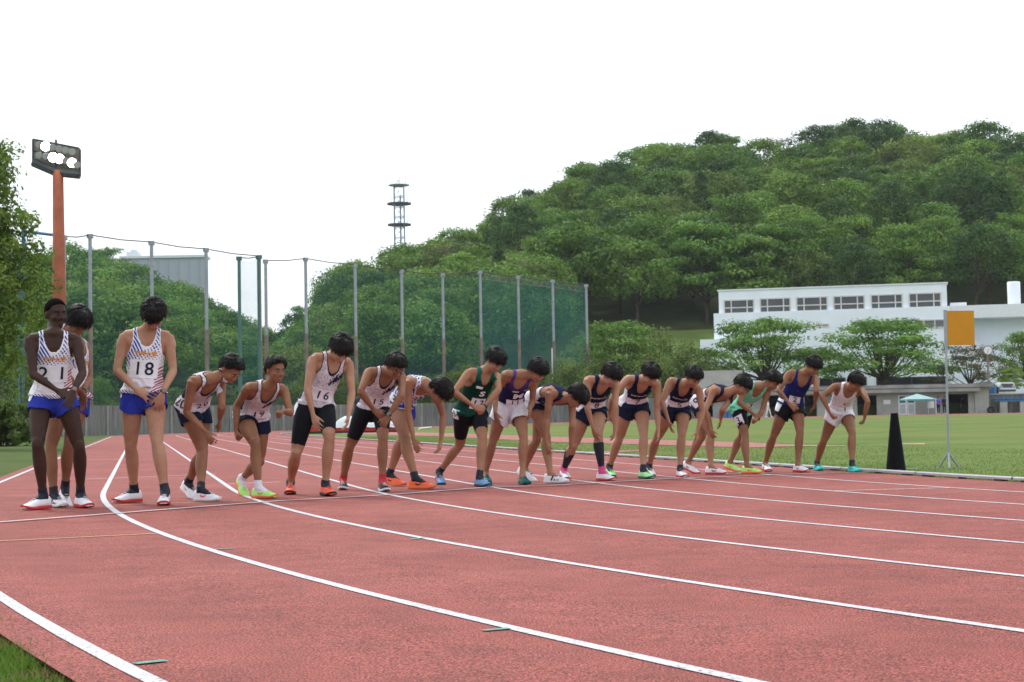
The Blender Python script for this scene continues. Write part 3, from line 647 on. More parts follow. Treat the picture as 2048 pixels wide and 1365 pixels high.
    if kind == 'singlet':
        hem = sp.get('hem', .0)
        low_ok = sv > hem
        tm = (torso_like | (legsh & near)) & low_ok & (d_neck > 0) & (d_arm > 0) & (sv < .60)
        nzv = np.array([noise.noise(Vector((a*9, b*7+sp.get('seed', 0), c*9))) for a, b, c in (V-O)])
        fold = np.clip((.33-sv)/.2, 0, 1)
        off = .0065+.009*fold+nzv*.008*fold+.008*np.maximum(0, np.sin(sv*46+x*22+nzv*7))*fold+.006*np.maximum(0, np.sin(x*70+nzv*6))*np.clip((.14-sv)/.12, 0, 1)
        W, Fs, idx = shell(V, F, Nn, tm, off)
        so = mesh_obj('singlet', W-O, Fs, M[sp['cloth']], root, True); attr_vec(so, 'rest', rest[idx]); ed = np.minimum(d_neck, d_arm); attr_vec(so, 'edge', np.stack([ed[idx]]*3, 1))
        bvh = BVHTree.FromPolygons([tuple(v) for v in W], [tuple(f) for f in Fs])
    else:
        tm = ((grp == GRP_T) | (grp == GRP_AR) | (grp == GRP_AL)) & (sv > -.03) & (sv < .53) & (np.linalg.norm(V-J['wrR'], axis=1) > .03) & (np.linalg.norm(V-J['wrL'], axis=1) > .03)
        tm &= ~(((V-J['wrR'])@nv(J['wrR']-J['elR']) > -.005) & (np.linalg.norm(V-J['wrR'], axis=1) < .25) & (grp == GRP_AR)); tm &= ~(((V-J['wrL'])@nv(J['wrL']-J['elL']) > -.005) & (np.linalg.norm(V-J['wrL'], axis=1) < .25) & (grp == GRP_AL))
        W, Fs, idx = shell(V, F, Nn, tm, np.full(len(V), .014)); mesh_obj('jacket', W-O, Fs, M[sp['cloth']], root, True); bvh = None
    # ---- shorts / tights / trousers
    sk = sp.get('shorts', 'short'); tl = {'short': .36, 'long': .50, 'tights': .82, 'half': .62, 'trousers': 9}[sk]; tl = sp.get('slen', tl)
    tt = np.where(grp == GRP_LR, tR, np.where(grp == GRP_LL, tL, np.where(x < 0, tR, tL)))
    outer = np.clip((axx-.10)/.10, 0, 1) if sk in ('short', 'long') else 0
    lim = tl*(1-.30*outer)
    topl = sp.get('waist', .075)
    mleg = legsh | (grp == GRP_T)
    sm_ = mleg & ((sv < topl) | (legsh & (tt > -.02))) & (tt < lim)
    if sk == 'trousers':
        sm_ = mleg & (sv < .06) & (V[:, 2] > O[2]+.07)
    base = {'short': .0065, 'long': .008, 'tights': .0035, 'half': .0035, 'trousers': .012}[sk]; fl = {'short': .018, 'long': .030, 'tights': 0, 'half': 0, 'trousers': 0}[sk]
    nz2 = np.array([noise.noise(Vector((a*16, b*16, c*5+3))) for a, b, c in (V-O)]) if fl else 0
    off = base+fl*np.clip(tt/tl, 0, 1)**1.2+nz2*(fl*.35)
    W2, F2, idx2 = shell(V, F, Nn, sm_, off, 3 if fl else 1)
    sho = mesh_obj({'tights': 'running_tights', 'half': 'running_tights', 'trousers': 'trousers'}.get(sk, 'shorts'), W2-O, F2, M[sp['scloth']], root, True)
    ed2 = np.abs(lim-tt)*.42*s if not np.isscalar(lim) else np.abs(tl-tt)*.42*s; attr_vec(sho, 'rest', rest[idx2]); attr_vec(sho, 'edge', np.stack([ed2[idx2]]*3, 1))
    bvh2 = BVHTree.FromPolygons([tuple(v) for v in W2], [tuple(f) for f in F2])
    if 'calf' in sp:
        for g, kn, an in ((GRP_LR, J['knR'], J['anR']), (GRP_LL, J['knL'], J['anL'])):
            t = along(0, kn, an); m = (grp == g) & (t > .20) & (t < .90); W3, F3, _ = shell(V, F, Nn, m, np.full(len(V), .003), 1); mesh_obj('calf_sleeve', W3-O, F3, M[sp['calf']], root, True)
    # ---- mapping of flat prints onto cloth
    def frame_at(ss):
        t = ss/LT; p = spine(t); tg = nv(spine(t+.02)-spine(t-.02)); l = lat(t); l = nv(l-tg*(l@tg)); return p, l, tg, np.cross(l, tg)
    def hit(tree, o_, d):
        h = tree.ray_cast(Vector(o_), Vector(d), .6); return A_(h[0]) if h[0] is not None else None
    def chest(xv, ss):
        p, l, tg, f = frame_at(ss); o_ = p+l*xv*s+f*.35
        return hit(bvh, o_, -f), f, p+l*xv*s
    def wrap_patch(name, cx, cs, wd, ht, mat, lift=.004, rot=0., parent=root):
        nx, ny = 9, 7; D = np.full((ny, nx), np.nan); base_, fr_ = {}, {}
        for j in range(ny):
            for i in range(nx):
                u = (i/(nx-1)-.5)*wd; v = (j/(ny-1)-.5)*ht; uu = u*math.cos(rot)-v*math.sin(rot); vv = u*math.sin(rot)+v*math.cos(rot)
                h, f, c = chest(cx+uu, cs+vv/1.0); base_[j, i] = c; fr_[j, i] = f
                if h is not None: D[j, i] = (h-c)@f
        if np.isnan(D).all(): return None
        D = np.where(np.isnan(D), np.nanmedian(D), D); D = np.maximum(D, np.nanmedian(D)-.05)
        for it in range(2):
            Dp = np.pad(D, 1, mode='edge'); sm2 = (Dp[1:-1, :-2]+Dp[1:-1, 2:]+Dp[:-2, 1:-1]+Dp[2:, 1:-1])/4; D = np.maximum(D, D*.4+.6*sm2) if it == 0 else D*.5+.5*np.maximum(sm2, D)
        def pt(u, v, e):                       # u,v in -.5...5
            a = min(max((u+.5)*(nx-1), 0), nx-1.001); b = min(max((v+.5)*(ny-1), 0), ny-1.001); i, j = int(a), int(b); fa_, fb = a-i, b-j
            def L_(G): return (G[j, i]*(1-fa_)+G[j, i+1]*fa_)*(1-fb)+(G[j+1, i]*(1-fa_)+G[j+1, i+1]*fa_)*fb
            f = L_(fr_); return L_(base_)+f*(L_(D)+lift+e)-O
        rows = [[tuple(pt(i/12-.5, j/8-.5, .0015*math.sin(i*1.7+j*1.1+cx*40))) for i in range(13)] for j in range(9)]
        mb = MB(); mb.grid(rows)
        return (mesh_obj(name, mb.v, mb.f, mat, parent, True) if mat else None), pt
    def put_text(pt, txt, hgt, wd, ht, mat, name, parent, du=0., dv=0., bold=.0, asp=1., e=.0025, shape=None):
        if shape: v, f = shape; return mesh_obj(name, [tuple(pt(du+a*hgt*asp/wd, dv+b*hgt/ht, e)) for a, b in v], list(f), M[mat], parent)
        adv = [1.0 if ord(c) > 255 else (.34 if c == ' ' else .60) for c in txt]; x_ = -sum(adv)/2      # one mesh per character
        for c, w_ in zip(txt, adv):
            if c != ' ':
                v, f = text_cached(c, bold); mesh_obj(name, [tuple(pt(du+(a+x_+w_/2)*hgt*asp/wd, dv+b*hgt/ht, e)) for a, b in v], list(f), M[mat], parent)
            x_ += w_
    if kind == 'singlet':
        if 'bib' in sp:
            num, cx, cs, wd, ht, pm, hg = sp['bib']; r_ = wrap_patch('race_bib', cx, cs, wd, ht, M[pm])
            if r_: put_text(r_[1], num, hg*1.42, wd, ht, 'ink', 'numeral', r_[0], bold=.012, dv=sp.get('bdv', 0.), e=.0035)
        for (txt, cx, cs, wd, ht, mat, hg, bold, asp) in sp.get('prints', []):
            r_ = wrap_patch('x', cx, cs, wd, ht, None, lift=.002)
            if r_: put_text(r_[1], txt, hg, wd, ht, mat, 'emblem' if txt in ('BIRD', 'SWOOSH', 'BARS') else 'letter', so, bold=bold, asp=asp, e=.001, shape={'BIRD': BIRD, 'SWOOSH': SWOOSH, 'BARS': BARS3}.get(txt))
        for (cx, cs, wd, ht, mat) in sp.get('patches', []): wrap_patch('chest_patch', cx, cs, wd, ht, M[mat], .002, parent=so)
    # side bib on the right hip
    for (sd, cs, fo, wd, ht, num, pm) in sp.get('hip', []):
        hp, kn = (J['hipR'], J['knR']) if sd < 0 else (J['hipL'], J['knL']); ax_ = nv(hp-kn) if cs < 0 else upp
        c = hp+nv(upp)*max(cs, 0)+nv(hp-kn)*min(cs, 0); outd = nv(hl*sd*math.cos(fo)+pf*math.sin(fo)); tan = nv(np.cross(ax_, outd)); upv = nv(np.cross(outd, tan))
        tree = bvh2; nx, ny = 6, 6; rows = []
        D = np.full((ny, nx), np.nan)
        for j in range(ny):
            for i in range(nx):
                o_ = c+tan*(i/5-.5)*wd+upv*(j/5-.5)*ht+outd*.3; h = hit(tree, o_, -outd)
                h2 = hit(bvh, o_, -outd) if bvh else None
                dd = [(.3-np.linalg.norm(q-o_)) for q in (h, h2) if q is not None]
                if dd: D[j, i] = max(dd)
        if np.isnan(D).all(): continue
        D = np.where(np.isnan(D), np.nanmedian(D), D)
        def hpt(u, v, e, D=D, c=c, tan=tan, upv=upv, outd=outd, wd=wd, ht=ht):
            a = min(max((u+.5)*5, 0), 4.999); b = min(max((v+.5)*5, 0), 4.999); i, j = int(a), int(b); x_, y_ = a-i, b-j
            d = (D[j, i]*(1-x_)+D[j, i+1]*x_)*(1-y_)+(D[j+1, i]*(1-x_)+D[j+1, i+1]*x_)*y_
            return c+tan*u*wd+upv*v*ht+outd*(d+.004+e)-O
        mb = MB(); mb.grid([[tuple(hpt(i/7-.5, j/7-.5, 0)) for i in range(8)] for j in range(8)])
        if pm: hb = mesh_obj('hip_bib', mb.v, mb.f, M[pm], root, True)
        if num:
            v, f = text_cached(num, .01) if num not in ('BIRD', 'SWOOSH') else {'BIRD': BIRD, 'SWOOSH': SWOOSH}[num]; hg = ht*.95 if pm else ht
            mesh_obj('numeral' if pm else 'emblem', [tuple(hpt(a*hg/wd, b*hg/ht, .003)) for a, b in v], list(f), M['ink' if pm else 'white_print'], hb if pm else root)
    # ---- shoes and socks
    for key, an, kn in (('ftR', J['anR'], J['knR']), ('ftL', J['anL'], J['knL'])):
        side = -1 if key == 'ftR' else 1; mu, ms, mm, ml = make_shoe(*sp['shoe'], side); Mx = J[key].copy(); Mx.translation = Mx.translation-Vector(O)
        so_ = link_mesh('shoe', mu, root, Mx); link_mesh('sole', ms, so_); link_mesh('side_mark', mm, so_); link_mesh('laces', ml, so_)
        if sp.get('sock'):
            hgt = sp.get('sockh', .055)+.02; g_ = GRP_LR if key == 'ftR' else GRP_LL; m_ = sp['sock']; t_ = along(0, kn, an); mk = (grp == g_) & (t_ > 1-hgt/(.40*s)); mk &= np.linalg.norm(V-an, axis=1) < .13
            if mk.sum() > 30: W3, F3, _ = shell(V, F, Nn, mk, np.full(len(V), .0045), 1); mesh_obj('sock', W3-O, F3, M[m_], root, True)
    # ---- face and hair
    mb = MB()
    def small(name, c, r_, mat):
        b_ = Body(); b_.ell(c, r_, fr, None, 10, 6); return mesh_obj(name, b_.v[0]-O, b_.f, M[mat], root, True)
    for sx in (-1, 1):
        e_ = small('eye', hp_(sx*.031, .0830, .006), (.0145*k, .006*k, .0048*k), 'eye_white' if sp['skin'] != 'skin_d' else 'eye_dull'); b_ = Body(); b_.ell(hp_(sx*.031, .0885, .006), (.0062*k, .004*k, .0056*k), fr, None, 8, 6); mesh_obj('iris', b_.v[0]-O, b_.f, M['eye_dark'], e_, True)
        small('eyebrow', hp_(sx*.033, .0905, .027), (.019*k, .007*k, .0042*k), 'hair')
    small('mouth', hp_(0, .0985, -.071), (.021*k, .0065*k, .0052*k), 'lip_dark' if sp['skin'] == 'skin_d' else 'lip')
    hair(root, O, hp_, k, sp.get('hair', 'bowl'), sp.get('seed', 1))
    if sp.get('glasses'):
        g = MB()
        for sx in (-1, 1): g.tube([hp_(sx*.034+.022*math.cos(a), .108, .004+.017*math.sin(a))-O for a in np.linspace(0, 2*math.pi, 13)], .0018, 5)
        g.tube([hp_(-.012, .109, .008)-O, hp_(.012, .109, .008)-O], .0018, 5); [g.tube([hp_(sx*.056, .106, .008)-O, hp_(sx*.08, .0, .008)-O], .0018, 5) for sx in (-1, 1)]; mesh_obj('glasses', g.v, g.f, M['watch_black'], root)
    for sd, mat in sp.get('watch', []):
        el, wr = (J['elR'], J['wrR']) if sd < 0 else (J['elL'], J['wrL']); d = nv(wr-el); c = el+(wr-el)*.93-O; g = MB(); g.tube([c-d*.011, c+d*.011], [.0285*s]*2, 14, Vector(J['hnR' if sd < 0 else 'hnL']), .85)
        w_ = mesh_obj('wristwatch', g.v, g.f, M['watch_black' if mat != 'watch_red' else 'sole_red'], root, True); n_ = -J['hnR' if sd < 0 else 'hnL']; n_ = nv(n_-d*(n_@d)); g = MB(); g.tube([c+n_*.024*s, c+n_*.033*s], [.020*s, .018*s], 14); mesh_obj('watch_face', g.v, g.f, M['watch_grey'], w_)
    return root
def hand(B, side, wr, d, n, curl, s, grp, fd):
    """wr wrist, d finger direction, n palm normal (direction the palm faces)."""
    n = nv(n-d*(n@d)); th = np.cross(d, n) if side < 0 else np.cross(n, d); k = s
    B.loft([wr-fd*.012*k, wr+d*.015*k, wr+d*.05*k, wr+d*.088*k], [.024*k, .030*k, .039*k, .038*k], [.018*k, .016*k, .0155*k, .012*k], th, 12, grp)
    cu = {'relax': (18, 24, 16), 'fist': (62, 92, 62), 'flat': (4, 8, 6), 'grip': (34, 44, 30), 'spread': (6, 12, 10)}[curl]; sp_ = {'spread': 12, 'flat': 7, 'fist': 2}.get(curl, 6.5)
    for i, (o_, L_) in enumerate(((.0315, .074), (.0105, .083), (-.0105, .078), (-.0305, .062))):
        a = math.radians(sp_*(1.4-i)); dd = nv(d*math.cos(a)+th*math.sin(a)); p = wr+d*.084*k+th*o_*k; P = [p-dd*.012*k]; ang = 0
        P.append(p)
        for ph, fr_ in zip(cu, (.45, .31, .24)):
            ang += math.radians(ph); v = dd*math.cos(ang)+n*math.sin(ang); p = p+v*L_*fr_*k; P.append(p)
        B.loft(P, [.0080*k, .0080*k, .0077*k, .0074*k, .0064*k], [.0085*k, .0088*k, .0085*k, .0078*k, .0066*k], th, 8, grp)
    t0 = wr+d*.022*k+th*.022*k; a = {'fist': .35, 'grip': .6, 'relax': .55, 'flat': .8, 'spread': .9}[curl]
    v = nv(d*math.cos(a)+th*math.sin(a)+n*.25); p1 = t0+v*.045*k; v2 = nv(v*.8+d*.4+n*(.9 if curl == 'fist' else .25)-(th*.6 if curl == 'fist' else 0)); p2 = p1+v2*.030*k; p3 = p2+v2*.024*k
    B.loft([t0-v*.01, p1, p2, p3], [.0125*k, .0105*k, .0098*k, .0078*k], [.0125*k, .0105*k, .0098*k, .0078*k], n, 8, grp)
def hair(root, O, hp_, k, style, seed):
    rg = random.Random(seed)
    T = {'buzz': .0035, 'short': .010, 'bowl': .015, 'long': .019, 'mid': .013}[style]; mb = MB(); na_, npp = 72, 14
    fr_low = {'buzz': .085, 'short': .078, 'bowl': .040, 'long': .028, 'mid': .056}[style]; sd_low = {'buzz': .03, 'short': .022, 'bowl': .006, 'long': -.035, 'mid': .014}[style]; bk_low = {'buzz': -.035, 'short': -.050, 'bowl': -.066, 'long': -.085, 'mid': -.058}[style]
    cr_ = (0, -.03, .11)
    def surf(ph, z, t):                       # point on the skull at azimuth ph (0 = front), height z above head centre
        q = max(0., 1-((z-.032)/.094)**2); w = math.sqrt(q); y = -.012+.100*w*math.cos(ph); x = .079*w*math.sin(ph)
        if z < .032: w2 = max(.72, math.sqrt(max(0, 1-((z-.032)/.16)**2))); x = .079*math.sin(ph)*w2; y = -.012+.100*math.cos(ph)*w2
        nx, ny, nz_ = x/.079, (y+.012)/.1, max(0, (z-.032)/.094); l = math.sqrt(nx*nx+ny*ny+nz_*nz_)+1e-6
        return x+nx/l*t, y+ny/l*t, z+nz_/l*t
    jag = [rg.uniform(-1, 1) for i in range(na_)]; ridge = [rg.uniform(-1, 1) for i in range(na_)]
    amp = {'buzz': .0015, 'short': .006, 'bowl': .016, 'long': .018, 'mid': .014}[style]
    rows = []
    for j in range(npp+2):
        row = []
        for i in range(na_):
            ph = 2*math.pi*i/na_; c = math.cos(ph); low = np.interp(c, [-1, -.5, -.15, .35, .62, 1], [bk_low, bk_low*.9+.005, sd_low-.012, sd_low+.004, (fr_low+sd_low)/2+.012, fr_low])
            low += jag[i]*amp*.8
            f = min(j/npp, 1); z = .1255+(low-.1255)*f**1.35
            t = T*(.9+.25*math.sin(f*math.pi))*(1 if f < .98 else .85)+ridge[i]*amp*.28*f+.0018*noise.noise(Vector((ph*3, f*6, seed)))+(.009 if style != 'buzz' else 0)*noise.noise(Vector((math.cos(ph)*1.4, math.sin(ph)*1.4+seed*3.1, f*2.2)))
            if j > npp: t = -.004
            if style != 'buzz' and c > .3: t += .006*f
            row.append(tuple(hp_(*surf(ph, z, t))-O))
        rows.append(row+[row[0]])
    mb.grid(rows); top = len(mb.v); mb.v.append(tuple(hp_(0, -.012, .126+T)-O)); mb.f += [(top, i+1, i) for i in range(na_)]
    ho = mesh_obj('hair', mb.v, mb.f, M['hair' if style != 'buzz' else 'hair_matt'], root, True)
    if style == 'buzz': return
    lk = MB()                                  # loose locks over the cap
    for q in range({'short': 260, 'mid': 330, 'bowl': 360, 'long': 380}[style]):
        ph = rg.uniform(0, 2*math.pi); c = math.cos(ph); low = np.interp(c, [-1, -.5, -.15, .35, .62, 1], [bk_low, bk_low*.9, sd_low-.012, sd_low, (fr_low+sd_low)/2+.01, fr_low])
        f0 = rg.uniform(.02, .7); f1 = min(rg.uniform(.95, 1.16), f0+rg.uniform(.25, .6)); P = []; dph = rg.uniform(-.25, .25)
        for m in range(4):
            f = f0+(f1-f0)*m/3; z = .1255+(low-.1255)*f**1.35; t = T*(1.0+.2*math.sin(min(f, 1)*math.pi))+.002+.004*math.sin(m/3*math.pi)+((rg.uniform(.004, .024) if rg.random() < .35 else rg.uniform(0, .010)) if m == 3 else rg.uniform(0, .006))+(.006*f if c > .3 else 0)
            P.append(hp_(*surf(ph+dph*m/3, z, t))-O)
        r0 = rg.uniform(.003, .0055)*k; lk.tube(P, [r0*.8, r0, r0*.8, r0*.15], 4)
    mesh_obj('locks', lk.v, lk.f, M['hair'], ho, True)
CROPS = {1: (0, 580, 2.8447), 2: (320, 640, 3.593), 3: (560, 640, 3.689), 4: (850, 670, 4.137), 5: (1100, 700, 4.706), 6: (1340, 690, 4.6545)}
def solve_pose(d):
    x0, y0, k = CROPS[d['c']]; px = lambda q: (x0+q[0]/k, y0+q[1]/k); s = d.get('sc', .97); J = {'sc': s}
    for key in ('R', 'L'):
        x, y, yaw, lift = d['F'+key]; g = A_(gpt(*px((x, y)), .005)); t = A_((math.sin(R(yaw)), -math.cos(R(yaw)), 0)); g = g+t*.03*s; g[2] = zg(g[0], g[1])+.005
        yv, zv = Vector(t), Vector((0, 0, 1)); xv = yv.cross(zv); Mx = Matrix((xv, yv, zv)).transposed()
        rot = Matrix.Rotation(-R(lift), 3, 'X'); M3 = Mx @ rot; piv = Vector((0, .04, .0)); T = Vector(g)+Mx @ (piv*s)-M3 @ (piv*s)
        J['ft'+key] = Matrix.Translation(T) @ M3.to_4x4() @ Matrix.Scale(s*1.02, 4); J['an'+key] = A_((J['ft'+key] @ Vector((0, -.105, .092)))[:]); J['g'+key] = g
    # keep the stride within the reach of the legs
    hy = R(d.get('hy', 25)); hv = A_((math.cos(hy), math.sin(hy), 0))
    for it in range(14):
        Yp = (J['anR'][1]+J['anL'][1])/2+d.get('dp', 0); pv = A_(at(*px(d['P']), Yp)); lr = np.linalg.norm(pv-hv*.088*s-J['anR'])/s; ll = np.linalg.norm(pv+hv*.088*s-J['anL'])/s
        if max(lr, ll) < .815: break
        ym = (J['gR'][1]+J['gL'][1])/2
        for key in ('R', 'L'):
            dy = (ym-J['g'+key][1])*.10; dx = J['g'+key][0]/J['g'+key][1]*dy; J['ft'+key] = Matrix.Translation((dx, dy, 0)) @ J['ft'+key]; J['an'+key] = J['an'+key]+A_((dx, dy, 0)); J['g'+key] = J['g'+key]+A_((dx, dy, 0))
    J['base'] = (J['gR']+J['gL'])/2; J['base'][2] = min(J['gR'][2], J['gL'][2])
    Yp = (J['anR'][1]+J['anL'][1])/2+d.get('dp', 0); J['pelvis'] = A_(at(*px(d['P']), Yp))
    hy = R(d.get('hy', 25)); J['hlat'] = A_((math.cos(hy), math.sin(hy), 0)); hf = A_((math.sin(hy), -math.cos(hy), 0))
    J['hipR'] = J['pelvis']-J['hlat']*.088*s; J['hipL'] = J['pelvis']+J['hlat']*.088*s
    pR, pL = px(d['SR']), px(d['SL']); mid = ((pR[0]+pL[0])/2, (pR[1]+pL[1])/2)
    J['smid'] = solve_len(J['pelvis'], mid, .465*s, d.get('tsign', -1))
    a = solve_len(J['smid'], pR, .172*s, d.get('ss', -1)); b = solve_len(J['smid'], pL, .172*s, -d.get('ss', -1)); J['clat'] = nv(b-a)
    up = nv(J['smid']-J['pelvis']); J['clat'] = nv(J['clat']-up*(J['clat']@up)*.6)
    J['shR'] = J['smid']-J['clat']*.172*s; J['shL'] = J['smid']+J['clat']*.172*s
    for key in ('R', 'L'):
        J['kn'+key] = ik(J['hip'+key], J['an'+key], .415*s, .405*s, px(d['K'+key]), hf, 40.)
        sh = J['sh'+key]; wd = d.get('wd'+key, -.05); w = A_(at(*px(d['W'+key]), J['smid'][1]+wd)); Lm = .525*s
        if np.linalg.norm(w-sh) > Lm: w = solve_len(sh, px(d['W'+key]), Lm*.995, -1 if wd < .02 else 1)
        J['wr'+key] = w; J['el'+key] = ik(sh, w, .285*s, .245*s, px(d['E'+key]), -np.cross(J['clat'], up), 6.)
        fd = nv(w-J['el'+key]); t1 = solve_len(w, px(d['T'+key]), .165*s, -1); t2 = solve_len(w, px(d['T'+key]), .165*s, 1)
        hd = max((nv(t1-w), nv(t2-w)), key=lambda v: float(v@fd)); J['hd'+key] = hd
        med = (J['clat'] if key == 'R' else -J['clat'])*.8+A_((0, 0, -.1))-.35*np.cross(J['clat'], up)
        if 'pn'+key in d: med = A_(d['pn'+key])
        J['hn'+key] = nv(med-hd*(med@hd)); J['curl'+key] = d.get('c'+key, 'relax')
    nb = J['smid']+up*.03*s
    hq = d['H'] if d.get('hs') == 1 else (d['H'][0]-9, d['H'][1]+(26 if d['c'] > 1 else 18))
    J['head'] = solve_len(nb, px(hq), .20*s, d.get('hs', -1))
    yw, pt, rl = R(d.get('yaw', 30)), R(d.get('pitch', 45)), R(d.get('roll', 0))
    f = A_((math.sin(yw)*math.cos(pt), -math.cos(yw)*math.cos(pt), -math.sin(pt))); l = A_((math.cos(yw), math.sin(yw), 0)); u = np.cross(f, l)
    J['hf'] = f; J['hx'] = nv(l*math.cos(rl)+u*math.sin(rl)); J['hu'] = np.cross(f, J['hx'])
    return J
W_ = 'sh_white'
GRP = 'runners lined up along the start line'
CHEST_K = ('麗澤大学', .005, .338, .18, .06, 'orange_print', .045, .03, 1.)
BIRDC = ('BIRD', .07, .392, .05, .04, 'navy_print', .05, 0, 1.)
def striped(num): return dict(cloth='c_stripe', scloth='s_blue', bib=(num, .0, .222, .225, .15, 'paper_w', .105), prints=[CHEST_K, BIRDC], hem=.0, neck=(.072, .15, .05))
def marble(num, **k): return dict(dict(cloth='c_marble', bib=(num, .0, .17, .21, .13, 'paper', .085), hem=.03, neck=(.066, .15, .05), bold=0), **k)
NAVYT = [('日本薬科大学', .0, .305, .22, .05, 'white_print', .030, .03, 1.05), ('BIRD', .06, .345, .06, .04, 'white_print', .045, 0, 1.)]
def navy(num, **k): return dict(dict(cloth='c_navy', scloth='s_navy', bib=(num, .0, .17, .24, .11, 'paper', .085), prints=NAVYT, hem=.02, neck=(.062, .17, .05)), **k)
